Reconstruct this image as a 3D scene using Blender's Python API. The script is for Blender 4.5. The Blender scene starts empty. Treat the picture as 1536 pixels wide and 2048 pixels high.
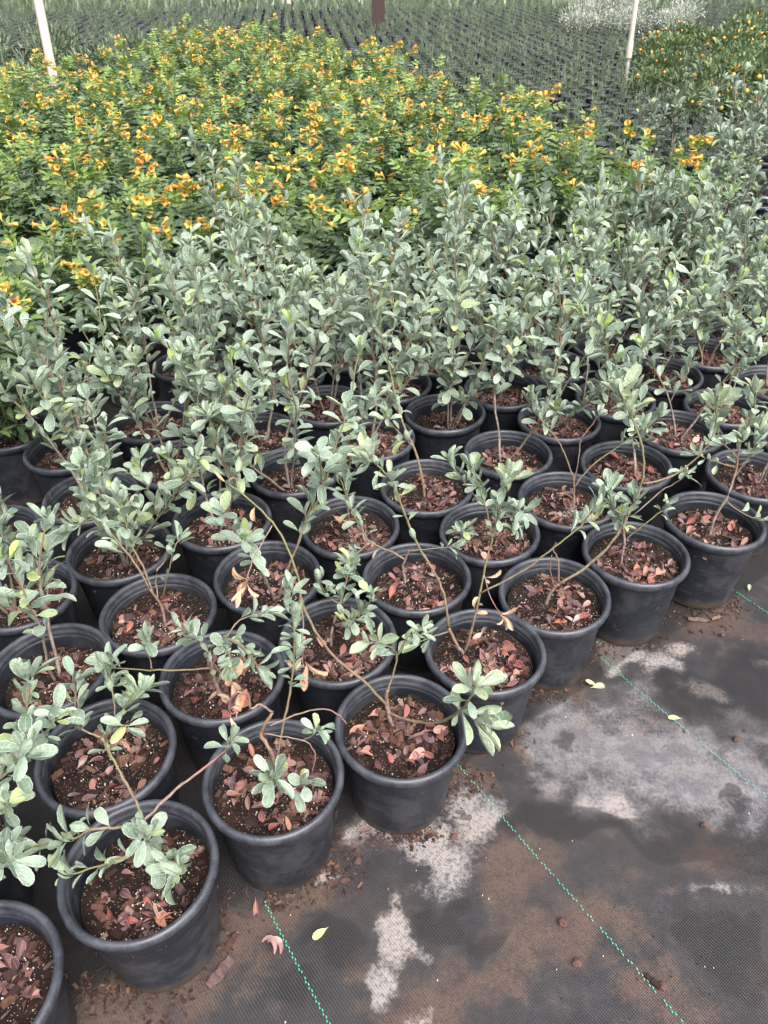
import bpy, math, random
import numpy as np
from mathutils import Vector, Matrix
R = math.radians
S = bpy.context.scene
COL = S.collection
rnd = random.Random(7)

# ------------------------------------------------------------------ camera, sky, sun, exposure
RIM = 0.24                       # rim height of the big pots
F, PITCH, ROLL, CH = 1547.0, 37.07, 0.45, 1.26 + RIM
cam = bpy.data.objects.new('camera', bpy.data.cameras.new('camera'))
COL.objects.link(cam); S.camera = cam
cam.data.sensor_fit = 'VERTICAL'; cam.data.sensor_height = 36.0
cam.data.lens = 36.0 * F / 2048
cam.data.clip_start = 0.05; cam.data.clip_end = 400
cam.matrix_world = Matrix.Translation((0, 0, CH)) @ Matrix.Rotation(R(90 - PITCH), 4, 'X') @ Matrix.Rotation(R(-ROLL), 4, 'Z')

W = bpy.data.worlds.new('World'); S.world = W; W.use_nodes = True
wn = W.node_tree.nodes; wl = W.node_tree.links
sky = wn.new('ShaderNodeTexSky'); sky.sky_type = 'NISHITA'; sky.sun_disc = False
sky.sun_elevation = R(58); sky.sun_rotation = R(150); sky.air_density = 1.0; sky.dust_density = 5.0; sky.ozone_density = 1.0
hsv = wn.new('ShaderNodeHueSaturation'); hsv.inputs['Saturation'].default_value = 0.5
wl.new(sky.outputs[0], hsv.inputs['Color'])
wl.new(hsv.outputs[0], wn['Background'].inputs[0]); wn['Background'].inputs[1].default_value = 0.122
sun = bpy.data.objects.new('sun', bpy.data.lights.new('sun', 'SUN')); COL.objects.link(sun)
sun.data.energy = 1.35; sun.data.angle = R(50); sun.data.color = (1.0, 0.975, 0.95)
sun.rotation_euler = (R(32), 0, R(150 - 180 + 60))
S.view_settings.view_transform = 'Standard'; S.view_settings.look = 'None'
S.view_settings.exposure = 1.56; S.view_settings.gamma = 1; S.view_settings.use_curve_mapping = False

def ray(px, py):
    r = R(ROLL); th = R(PITCH); u = px - 768; v = 1024 - py
    c, s = math.cos(r), math.sin(r); u, v = c*u + s*v, -s*u + c*v
    return Vector((u/F, math.cos(th) + v/F*math.sin(th), -math.sin(th) + v/F*math.cos(th)))
def onz(px, py, z=0.0):                 # photo pixel -> point at height z
    d = ray(px, py); return Vector((0, 0, CH)) + d*((z - CH)/d.z)
def ony(px, py, y):                     # photo pixel -> point at distance y
    d = ray(px, py); return Vector((0, 0, CH)) + d*(y/d.y)
def topx(p):
    th = R(PITCH); z = p[2]-CH; zc = p[1]*math.cos(th)-z*math.sin(th)
    return 768 + F*p[0]/zc, 1024 - F*(p[1]*math.sin(th)+z*math.cos(th))/zc

# ------------------------------------------------------------------ node helpers
class NT:
    def __init__(self, name):
        self.m = bpy.data.materials.new(name); self.m.use_nodes = True
        self.t = self.m.node_tree; self.b = self.t.nodes['Principled BSDF']; self.out = self.t.nodes['Material Output']
    def n(self, ty, **kw):
        nd = self.t.nodes.new('ShaderNode' + ty)
        for k, v in kw.items():
            if k.startswith('i_'):
                nd.inputs[k[2:].replace('_', ' ')].default_value = v
            else: setattr(nd, k, v)
        return nd
    def l(self, a, b): self.t.links.new(a, b)
    def put(self, sock, v):
        if hasattr(v, 'is_linked') or isinstance(v, bpy.types.NodeSocket): self.l(v, sock)
        elif isinstance(v, (tuple, list)): sock.default_value = (*v, 1) if len(v) == 3 and len(sock.default_value) == 4 else v
        else: sock.default_value = v
    def mix(self, f, a, b, mode='MIX'):
        nd = self.n('Mix', data_type='RGBA', blend_type=mode, clamp_factor=True)
        self.put(nd.inputs[0], f); self.put(nd.inputs[6], a); self.put(nd.inputs[7], b); return nd.outputs[2]
    def math(self, op, a, b=0.0, c=0.0, clamp=False):
        nd = self.n('Math', operation=op, use_clamp=clamp)
        for i, v in enumerate((a, b, c)): self.put(nd.inputs[i], v)
        return nd.outputs[0]
    def step(self, v, lo, hi, a=0.0, b=1.0):
        nd = self.n('MapRange', interpolation_type='SMOOTHSTEP')
        self.put(nd.inputs[0], v); nd.inputs[1].default_value = lo; nd.inputs[2].default_value = hi
        nd.inputs[3].default_value = a; nd.inputs[4].default_value = b; return nd.outputs[0]
    def noise(self, vec, scale, detail=3, rough=.55):
        nd = self.n('TexNoise'); nd.inputs['Scale'].default_value = scale; nd.inputs['Detail'].default_value = detail
        nd.inputs['Roughness'].default_value = rough
        if vec is not None: self.l(vec, nd.inputs['Vector'])
        return nd.outputs['Fac']
    def coord(self, which='Object'): return self.n('TexCoord').outputs[which]
    def rand(self): return self.n('ObjectInfo').outputs['Random']
    def island(self): return self.n('NewGeometry').outputs['Random Per Island']
    def rnd2(self): return self.math('FRACT', self.math('ADD', self.rand(), self.island()))
    def ramp(self, f, stops):
        nd = self.n('ValToRGB'); e = nd.color_ramp.elements
        while len(e) < len(stops): e.new(.5)
        for k, (p, c) in enumerate(stops): e[k].position = p; e[k].color = (*c, 1)
        self.put(nd.inputs[0], f); return nd.outputs[0]
    def bump(self, h, strength, dist=.002):
        nd = self.n('Bump'); nd.inputs['Strength'].default_value = strength; nd.inputs['Distance'].default_value = dist
        self.l(h, nd.inputs['Height']); self.l(nd.outputs[0], self.b.inputs['Normal']); return nd
    def base(self, c, rough=.6, spec=.5):
        self.put(self.b.inputs['Base Color'], c); self.put(self.b.inputs['Roughness'], rough)
        self.b.inputs['Specular IOR Level'].default_value = spec
    def translucent(self, c, f):
        tr = self.n('BsdfTranslucent'); self.put(tr.inputs[0], c)
        mx = self.n('MixShader'); mx.inputs[0].default_value = f
        self.l(self.b.outputs[0], mx.inputs[1]); self.l(tr.outputs[0], mx.inputs[2]); self.l(mx.outputs[0], self.out.inputs[0])

MAT = {}
def leaf_material(name, stops, margin, vein, spots, tr=.22, rough=.43, spec=.5, under=None, brown=0.0):
    k = NT(name); uv = k.n('TexCoord').outputs['UV']; sx = k.n('SeparateXYZ'); k.l(uv, sx.inputs[0])
    d = k.math('ABSOLUTE', k.math('SUBTRACT', sx.outputs[0], .5))
    c = k.ramp(k.rnd2(), stops)
    ob = k.coord('Object'); r4 = k.n('VectorMath', operation='ADD'); k.l(ob, r4.inputs[0])
    cx = k.n('CombineXYZ'); k.put(cx.inputs[0], k.math('MULTIPLY', k.rand(), 37.0)); k.l(cx.outputs[0], r4.inputs[1]); vec = r4.outputs[0]
    n1 = k.noise(vec, 4.2, 4)
    c = k.mix(k.step(n1, .35, .7, 0, .7), c, k.mix(1.0, c, (1.28, 1.24, 1.2), 'MULTIPLY'))
    if brown: c = k.mix(k.step(k.noise(vec, 2.1, 4), .62, .7, 0, brown), c, (.22, .12, .05))
    if vein: c = k.mix(k.step(d, .012, .035, .6, 0), c, vein)
    if margin: c = k.mix(k.step(d, .43, .475, 0, .85), c, margin)
    if spots:
        n2 = k.noise(vec, 16, 2, .4); n3 = k.noise(vec, 2.4, 1)
        f = k.math('MULTIPLY', k.step(n2, .62, .70), k.step(n3, .48, .62, 0, spots)); c = k.mix(f, c, (.62, .64, .58))
    if under:
        bf = k.n('NewGeometry').outputs['Backfacing']; c = k.mix(k.math('MULTIPLY', bf, .8), c, under)
    k.base(c, rough, spec); k.translucent(c, tr); k.bump(k.noise(vec, 9, 2), .25, .05)
    MAT[name] = k.m; return k.m
leaf_material('silver_leaf', [(0, (.125, .185, .125)), (.2, (.175, .245, .172)), (.55, (.245, .325, .242)), (.8, (.32, .40, .315)), (.92, (.285, .365, .18)), (1, (.38, .44, .16))],
              (.56, .60, .48), (.38, .44, .32), .9, under=(.29, .36, .26))
leaf_material('young_leaf', [(0, (.28, .42, .13)), (.6, (.36, .5, .15)), (1, (.46, .58, .14))], (.5, .6, .28), (.5, .6, .25), 0, tr=.35)
leaf_material('pale_leaf', [(0, (.24, .33, .22)), (.5, (.32, .40, .27)), (1, (.40, .45, .25))], (.5, .54, .36), (.45, .5, .34), .8, under=(.38, .44, .32))
leaf_material('tan_leaf', [(0, (.42, .28, .17)), (.5, (.55, .40, .27)), (1, (.48, .22, .15))], None, (.36, .22, .13), 0, tr=.2, rough=.7, brown=.5)
leaf_material('fallen_leaf', [(0, (.06, .034, .036)), (.25, (.12, .055, .054)), (.42, (.19, .078, .07)), (.56, (.27, .13, .105)), (.68, (.12, .068, .07)), (.8, (.33, .20, .155)), (.9, (.20, .115, .11)), (1, (.065, .046, .05))],
              (.42, .24, .2), (.38, .2, .15), .35, tr=.1, rough=.55, brown=.55)
leaf_material('yellow_leaf', [(0, (.50, .50, .22)), (1, (.62, .58, .32))], None, (.6, .58, .35), 0, tr=.2, brown=.3)
leaf_material('green_leaflet', [(0, (.054, .094, .05)), (.4, (.088, .142, .07)), (.75, (.132, .198, .088)), (1, (.2, .27, .105))], None, (.13, .19, .08), 0, tr=.25, rough=.38, spec=.5)
leaf_material('lime_leaflet', [(0, (.12, .19, .05)), (.5, (.18, .27, .065)), (1, (.27, .36, .095))], None, (.3, .42, .1), 0, tr=.35, rough=.4)
leaf_material('dark_leaf', [(0, (.06, .09, .062)), (.6, (.095, .135, .09)), (1, (.15, .19, .12))], None, (.14, .19, .11), 0, tr=.15, rough=.3)
leaf_material('sage_leaf', [(0, (.075, .11, .065)), (.5, (.115, .155, .09)), (1, (.17, .21, .12))], None, None, 0, tr=.2)
leaf_material('rosemary_leaf', [(0, (.08, .118, .07)), (.5, (.125, .17, .10)), (.85, (.18, .225, .13)), (1, (.25, .29, .16))], None, None, 0, tr=.2)
leaf_material('white_leaf', [(0, (.16, .20, .13)), (.5, (.36, .39, .31)), (1, (.52, .54, .48))], None, None, 0, tr=.2)
leaf_material('bright_leaf', [(0, (.06, .10, .042)), (.5, (.10, .15, .06)), (1, (.155, .21, .085))], None, None, 0, tr=.25)

for nm_, st_ in (('fallen_red', [(0, (.15, .045, .042)), (.6, (.26, .085, .07)), (1, (.33, .13, .10))]), ('fallen_peach', [(0, (.34, .18, .14)), (.6, (.42, .25, .20)), (1, (.46, .33, .26))]),
                 ('fallen_purple', [(0, (.05, .032, .036)), (.5, (.10, .052, .055)), (1, (.17, .085, .085))]), ('fallen_orange', [(0, (.32, .115, .075)), (.6, (.38, .165, .11)), (1, (.38, .21, .16))])):
    leaf_material(nm_, st_, tuple(min(1, c_*1.25) for c_ in st_[2][1]), tuple(c_*1.15 for c_ in st_[2][1]), .3, tr=.1, rough=.5, brown=.5)
def flower_material():
    k = NT('flower'); uv = k.n('TexCoord').outputs['UV']; sx = k.n('SeparateXYZ'); k.l(uv, sx.inputs[0])
    r = k.rnd2()
    a = k.ramp(r, [(0, (.52, .19, .085)), (.4, (.66, .29, .10)), (1, (.72, .42, .11))])
    b = k.ramp(r, [(0, (.70, .37, .09)), (.5, (.76, .49, .10)), (1, (.78, .60, .12))])
    c = k.mix(k.step(sx.outputs[1], .25, .8), a, b)
    st = k.n('TexNoise'); st.inputs['Scale'].default_value = 9
    c = k.mix(k.step(st.outputs[0], .5, .75, 0, .4), c, (.6, .16, .03))
    k.base(c, .5, .3); k.translucent(c, .3); MAT['flower'] = k.m
flower_material()
k = NT('lantana_bloom'); k.base(k.ramp(k.rnd2(), [(0, (.8, .28, .05)), (.5, (.88, .5, .05)), (1, (.85, .25, .1))]), .6); MAT['lantana_bloom'] = k.m

def bark_material(name, c0, c1, tip):
    k = NT(name); v = k.coord('Object'); n = k.noise(v, 90, 4); uv = k.coord('UV'); sx = k.n('SeparateXYZ'); k.l(uv, sx.inputs[0])
    c = k.mix(k.step(n, .3, .7), c0, c1); c = k.mix(k.step(sx.outputs[1], .25, .8), c, tip)
    k.base(c, .75, .3); k.bump(n, .5, .002); MAT[name] = k.m
bark_material('grey_stem', (.17, .125, .10), (.34, .28, .23), (.22, .135, .085))
bark_material('green_stem', (.155, .115, .07), (.22, .175, .11), (.17, .165, .075))
bark_material('red_stem', (.20, .13, .10), (.28, .20, .165), (.24, .115, .10))
bark_material('herb_stem', (.10, .13, .05), (.16, .17, .07), (.2, .3, .07))

def pot_material():
    k = NT('black_plastic'); v = k.coord('Object'); rv = k.n('VectorMath', operation='ADD'); k.l(v, rv.inputs[0])
    cx = k.n('CombineXYZ'); k.put(cx.inputs[0], k.math('MULTIPLY', k.rand(), 9.0)); k.l(cx.outputs[0], rv.inputs[1]); v2 = rv.outputs[0]
    n = k.noise(v2, 14, 5, .65); f = k.noise(v2, 220, 2)
    mp = k.n('Mapping'); mp.inputs['Scale'].default_value = (30, 30, 260); k.l(v2, mp.inputs[0]); sc = k.noise(mp.outputs[0], 1.0, 3)
    c = k.mix(k.step(n, .38, .75, 0, 1), (.0125, .015, .0215), (.026, .029, .038))
    c = k.mix(k.step(f, .6, .72, 0, .35), c, (.06, .06, .064))
    c = k.mix(k.step(sc, .58, .7, 0, .45), c, (.07, .07, .074))
    c = k.mix(k.math('MULTIPLY', k.step(k.noise(v2, 7, 6, .7), .48, .64), .45), c, (.055, .053, .055))
    c = k.mix(k.math('MULTIPLY', k.step(k.noise(v2, 75, 3, .6), .62, .70), k.step(k.noise(v2, 6, 2), .5, .6, 0, .6)), c, (.10, .075, .06))
    sz = k.n('SeparateXYZ'); k.l(v, sz.inputs[0])
    c = k.mix(k.math('MULTIPLY', k.step(k.math('ADD', sz.outputs[2], k.math('MULTIPLY', n, -.06)), -.03, .006, 1, 0), .7), c, (.09, .06, .042))
    k.base(c, k.step(n, .3, .8, .42, .62), .45); k.bump(f, .12, .001); MAT['black_plastic'] = k.m
    k = NT('rim_plastic'); v = k.coord('Object'); n = k.noise(v, 26, 5, .7); f = k.noise(v, 260, 2)
    c = k.mix(k.step(n, .35, .7), (.022, .0245, .033), (.055, .058, .069)); c = k.mix(k.step(f, .58, .7, 0, .45), c, (.09, .09, .094))
    k.base(c, k.step(n, .3, .7, .33, .55), .6); k.bump(f, .12, .001); MAT['rim_plastic'] = k.m
pot_material()
def soil_material():
    k = NT('soil'); v = k.coord('Object'); n = k.noise(v, 38, 5, .7); f = k.noise(v, 190, 4, .7)
    c = k.ramp(n, [(.3, (.009, .006, .005)), (.5, (.018, .010, .0075)), (.66, (.038, .019, .013)), (.8, (.08, .04, .026))])
    c = k.mix(k.step(f, .55, .7, 0, .7), c, (.006, .0045, .004))
    vo = k.n('TexVoronoi'); vo.inputs['Scale'].default_value = 210; k.l(v, vo.inputs['Vector'])
    c = k.mix(k.step(vo.outputs['Distance'], .13, .2, .8, 0), c, (.5, .42, .34))
    k.base(c, .85, .2); k.bump(k.math('ADD', n, f), 1.0, .006); MAT['soil'] = k.m
    k = NT('chip'); r = k.rnd2(); v = k.coord('Object'); mp = k.n('Mapping'); mp.inputs['Scale'].default_value = (300, 60, 60); k.l(v, mp.inputs[0])
    n = k.noise(mp.outputs[0], 1.0, 3)
    c = k.ramp(r, [(0, (.018, .010, .009)), (.25, (.045, .022, .017)), (.45, (.085, .04, .027)), (.6, (.15, .075, .045)), (.75, (.072, .045, .045)), (.9, (.135, .085, .078)), (1, (.25, .16, .11))])
    c = k.mix(k.step(n, .4, .65, 0, .5), c, (.016, .009, .007)); k.base(c, .8, .25); k.bump(n, .6, .002); MAT['chip'] = k.m
    k = NT('perlite'); k.base(k.ramp(k.rnd2(), [(0, (.62, .58, .5)), (1, (.42, .36, .28))]), .8); MAT['perlite'] = k.m
    k = NT('lava_rock'); v = k.coord('Object'); n = k.noise(v, 120, 4); k.base(k.mix(n, (.05, .024, .02), (.13, .066, .052)), .9); k.bump(n, 1, .004); MAT['lava_rock'] = k.m
soil_material()
k = NT('white_pipe'); v = k.coord('Object'); n = k.noise(v, 6, 4); k.base(k.mix(k.step(n, .45, .7, 0, .5), (.68, .58, .50), (.48, .38, .31)), .5); MAT['white_pipe'] = k.m
k = NT('dirty_pipe'); v = k.coord('Object'); n = k.noise(v, 14, 4); k.base(k.mix(k.step(n, .4, .6), (.62, .57, .5), (.3, .26, .22)), .6); MAT['dirty_pipe'] = k.m
k = NT('brown_wood'); v = k.coord('Object'); mp = k.n('Mapping'); mp.inputs['Scale'].default_value = (30, 30, 2); k.l(v, mp.inputs[0]); n = k.noise(mp.outputs[0], 1, 4); k.base(k.mix(n, (.035, .02, .018), (.075, .042, .036)), .8); MAT['brown_wood'] = k.m
k = NT('green_thread'); k.base(k.mix(k.step(k.noise(k.coord('Object'), 9, 3), .5, .68, 0, .65), (.035, .36, .24), (.22, .30, .24)), .5); MAT['green_thread'] = k.m
k = NT('soil_crumb'); k.base(k.ramp(k.rnd2(), [(0, (.014, .008, .006)), (.6, (.045, .022, .015)), (1, (.13, .068, .04))]), .9); MAT['soil_crumb'] = k.m

# ------------------------------------------------------------------ mesh helpers
def mesh(name, V, Fc, mats, uv=None, smooth=True, mi=None):
    me = bpy.data.meshes.new(name); me.from_pydata([tuple(v) for v in V], [], Fc)
    for m in (mats if isinstance(mats, (list, tuple)) else [mats]): me.materials.append(MAT[m])
    if uv is not None:
        lay = me.uv_layers.new(name='UVMap'); li = np.empty(len(me.loops), np.int32); me.loops.foreach_get('vertex_index', li)
        lay.data.foreach_set('uv', np.asarray(uv, np.float32)[li].ravel())
    if smooth: me.polygons.foreach_set('use_smooth', [True]*len(me.polygons))
    if mi is not None: me.polygons.foreach_set('material_index', mi)
    me.update(); return me
def obj(name, data, parent=None, mat=None, loc=None):
    o = bpy.data.objects.new(name, data); COL.objects.link(o)
    if parent is not None: o.parent = parent
    if mat is not None: o.matrix_basis = mat
    elif loc is not None: o.location = loc
    return o
def tag(o, label=None, cat=None, group=None, kind=None):
    if label: o['label'] = label
    if cat: o['category'] = cat
    if group: o['group'] = group
    if kind: o['kind'] = kind
    return o
def thing(name, loc, label, cat, group=None, rz=0.0):
    o = obj(name, None, loc=loc); o.rotation_euler.z = rz; o.empty_display_size = .05
    return tag(o, label, cat, group)
class MB:                                # collects geometry for one mesh
    def __init__(s): s.V = []; s.F = []; s.U = []; s.I = []
    def add(s, V, Fc, U, i=0):
        o = len(s.V); s.V += V; s.F += [tuple(a+o for a in f) for f in Fc]; s.U += U; s.I += [i]*len(Fc)
    def inst(s, proto, M, i=0):
        V, Fc, U = proto; s.add([tuple(M @ Vector(v)) for v in V], Fc, U, i)
    def mesh(s, name, mats, smooth=True): return mesh(name, s.V, s.F, mats, s.U, smooth, s.I)
def tube(P, r0, r1, sides=6, cap=True, wob=0.0, rg=None):
    V = []; Fc = []; U = []; n = len(P); up = Vector((.3, .2, .9)).normalized()
    for i, p in enumerate(P):
        t = (P[min(i+1, n-1)] - P[max(i-1, 0)]).normalized()
        a = t.cross(up); a = a.normalized() if a.length > 1e-3 else Vector((1, 0, 0)); b = t.cross(a)
        f = i/(n-1); r = r0 + (r1-r0)*f
        if wob and rg: r *= 1 + rg.uniform(-wob, wob)
        for k in range(sides):
            w = 2*math.pi*k/sides; V.append(tuple(p + a*(r*math.cos(w)) + b*(r*math.sin(w)))); U.append((k/sides, f))
    for i in range(n-1):
        for k in range(sides):
            k2 = (k+1) % sides; Fc.append((i*sides+k, i*sides+k2, (i+1)*sides+k2, (i+1)*sides+k))
    if cap: Fc.append(tuple((n-1)*sides+k for k in range(sides))); Fc.append(tuple(reversed(range(sides))))
    return V, Fc, U
def smooth_path(P, sub=4):
    P = [Vector(p) for p in P]; out = []
    for i in range(len(P)-1):
        p0 = P[max(i-1, 0)]; p1 = P[i]; p2 = P[i+1]; p3 = P[min(i+2, len(P)-1)]
        for k in range(sub):
            t = k/sub
            out.append(.5*((2*p1) + (p2-p0)*t + (2*p0-5*p1+4*p2-p3)*t*t + (3*p1-p0-3*p2+p3)*t**3))
    out.append(P[-1]); return out
def lathe(prof, seg=48):
    V = []; Fc = []; U = []; n = len(prof)
    for i, (r, z) in enumerate(prof):
        for k in range(seg):
            w = 2*math.pi*k/seg; V.append((r*math.cos(w), r*math.sin(w), z)); U.append((k/seg, i/(n-1)))
    for i in range(n-1):
        for k in range(seg):
            k2 = (k+1) % seg; Fc.append((i*seg+k, i*seg+k2, (i+1)*seg+k2, (i+1)*seg+k))
    return V, Fc, U

# leaf blades: base at origin, tip along +Y, upper side +Z, length 1
def blade(rows, wid, bend=0.0, cup=0.2, twist=0.0, cols=4, wave=0.0, side=0.0):
    V = []; Fc = []; U = []; y = z = 0.0; pv = 0.0
    for i, (v, w) in enumerate(rows):
        ang = bend*(v+pv)/2; ds = v-pv; y += ds*math.cos(ang); z += ds*math.sin(ang); pv = v
        a2 = bend*v; up = Vector((0, -math.sin(a2), math.cos(a2)))
        for k in range(cols+1):
            s = (k/cols-.5)*2; x = s*w*wid; h = cup*abs(s)**1.4*w*wid*1.2
            tw = twist*v; xx = x*math.cos(tw); hh = h + x*math.sin(tw) + wave*math.sin(v*9+s*2)*w*.3
            p = Vector((xx + side*v*v, y, z)) + up*hh; V.append(tuple(p)); U.append((k/cols, v))
    c = cols+1
    for i in range(len(rows)-1):
        for k in range(cols): Fc.append((i*c+k, i*c+k+1, (i+1)*c+k+1, (i+1)*c+k))
    return V, Fc, U
OBO = [(0, .03), (.13, .05), (.34, .31), (.58, .48), (.82, .44), (.95, .27), (1, .10)]
SILV = [blade(OBO, .45, -.35, .25), blade(OBO, .42, .45, .4), blade(OBO, .48, -.85, .2), blade(OBO, .44, -.1, .3, .5, side=.1),
        blade(OBO, .38, .15, .75, -.3), blade(OBO, .52, -.5, .12, .2, wave=.14), blade(OBO, .40, -1.3, .45, .3), blade(OBO, .46, .8, .55, .2, side=-.06)]
CURL = [blade(OBO, .40, 1.9, .55), blade(OBO, .36, 1.3, .7, .4), blade(OBO, .42, -1.7, .5), blade(OBO, .34, -.9, .9, -.6), blade(OBO, .46, .9, .9)]
LANC = [(0, .03), (.1, .06), (.35, .42), (.65, .36), (1, .02)]
def lmeshes(protos, mat, name='leaf'): return [mesh(name, *p[:2], mat, p[2]) for p in protos]
LM = {'s': lmeshes(SILV + [CURL[0], CURL[4], CURL[1]], 'silver_leaf'), 'y': lmeshes([SILV[1], SILV[4], SILV[0]], 'young_leaf'), 'c': lmeshes(CURL[:2] + CURL[4:] + SILV[:2] + [SILV[4]], 'pale_leaf'),
      'd': lmeshes(CURL, 'tan_leaf'), 'f': lmeshes(CURL[2:] + SILV[:3] + [SILV[5]], 'fallen_leaf'), 'w': lmeshes(SILV[:2], 'yellow_leaf')}
FALL = [(('curled ' if g_ else 'flat ') + w_, lmeshes(CURL[2:] if g_ else [SILV[0], SILV[2], SILV[5]], m_)) for w_, m_ in (('red', 'fallen_red'), ('peach', 'fallen_peach'), ('dark purple', 'fallen_purple'), ('orange', 'fallen_orange')) for g_ in (0, 1)]

def frame(p, d, nrm, s, sw=1.0):
    d = d.normalized(); x = d.cross(nrm)
    x = x.normalized() if x.length > 1e-4 else d.orthogonal().normalized()
    n = x.cross(d)
    return Matrix(((x.x*s*sw, d.x*s, n.x*s, p.x), (x.y*s*sw, d.y*s, n.y*s, p.y), (x.z*s*sw, d.z*s, n.z*s, p.z), (0, 0, 0, 1)))
SLIM = [1.0]
def whorl(rg, p, t, n, size, kind, out, spread=(35, 75), phase=None):
    """n leaves round the stem direction t at point p -> out gets (matrix, kind)"""
    t = (t.normalized() + Vector((0, 0, .35))).normalized(); a = t.orthogonal().normalized(); b = t.cross(a); ph = phase if phase is not None else rg.uniform(0, 6.28)
    for k in range(n):
        w = ph + k*2.4 + rg.uniform(-.3, .3); al = R(rg.uniform(spread[0]-10, spread[1]+12))
        rad = a*math.cos(w) + b*math.sin(w); d = t*math.cos(al) + rad*math.sin(al)
        d = d + Vector((0, 0, rg.uniform(-.1, .22)))
        nrm = (t - rad*.25 + Vector((0, 0, .55)) + Vector((rg.uniform(-.3, .3), rg.uniform(-.3, .3), 0)))
        nrm = nrm + Vector((rg.uniform(-.5, .5), rg.uniform(-.5, .5), 0)); out.append((frame(p + t*rg.uniform(-.014, .008) + rad*.002, d, nrm, size*(.9 if SLIM[0] < 1 else 1)*rg.uniform(.6, 1.16), rg.uniform(.76, 1.1)*SLIM[0]), kind))
def put_leaves(rg, lst, parent, off):
    T = Matrix.Translation(-off)
    for M, kd in lst:
        ms = LM[kd]; o = bpy.data.objects.new('dry_leaf' if kd == 'd' else 'leaf', ms[rg.randrange(len(ms))])
        o.parent = parent; o.matrix_basis = T @ M; COL.objects.link(o)
def at(P, f):
    L = [0.0]
    for i in range(1, len(P)): L.append(L[-1] + (P[i]-P[i-1]).length)
    s = f*L[-1]
    for i in range(1, len(P)):
        if L[i] >= s or i == len(P)-1:
            u = (s-L[i-1])/max(L[i]-L[i-1], 1e-6); return P[i-1].lerp(P[i], min(u, 1)), (P[i]-P[i-1]).normalized()
def add_stem(rg, root, off, P, r0, r1, nodes, mat, name='stem', sides=6):
    """P world points; nodes (t, n, size, kind[, spread])"""
    V, Fc, U = tube([p-off for p in P], r0, r1, sides, wob=.16, rg=rg)
    st = obj(name, mesh('stem', V, Fc, mat, U), root); out = []
    for nd in nodes:
        p, t = at(P, nd[0])
        whorl(rg, p, t, nd[1] + (1 if SLIM[0] < 1 and nd[3] == 's' and nd[1] > 3 else 0) + (3 if nd[3] == 'c' and nd[0] == 1 else 0), nd[2], nd[3], out, nd[4] if len(nd) > 4 else ((28, 72) if nd[0] > .95 else (45, 88)))
    put_leaves(rg, out, st, off); return len(out)

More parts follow.
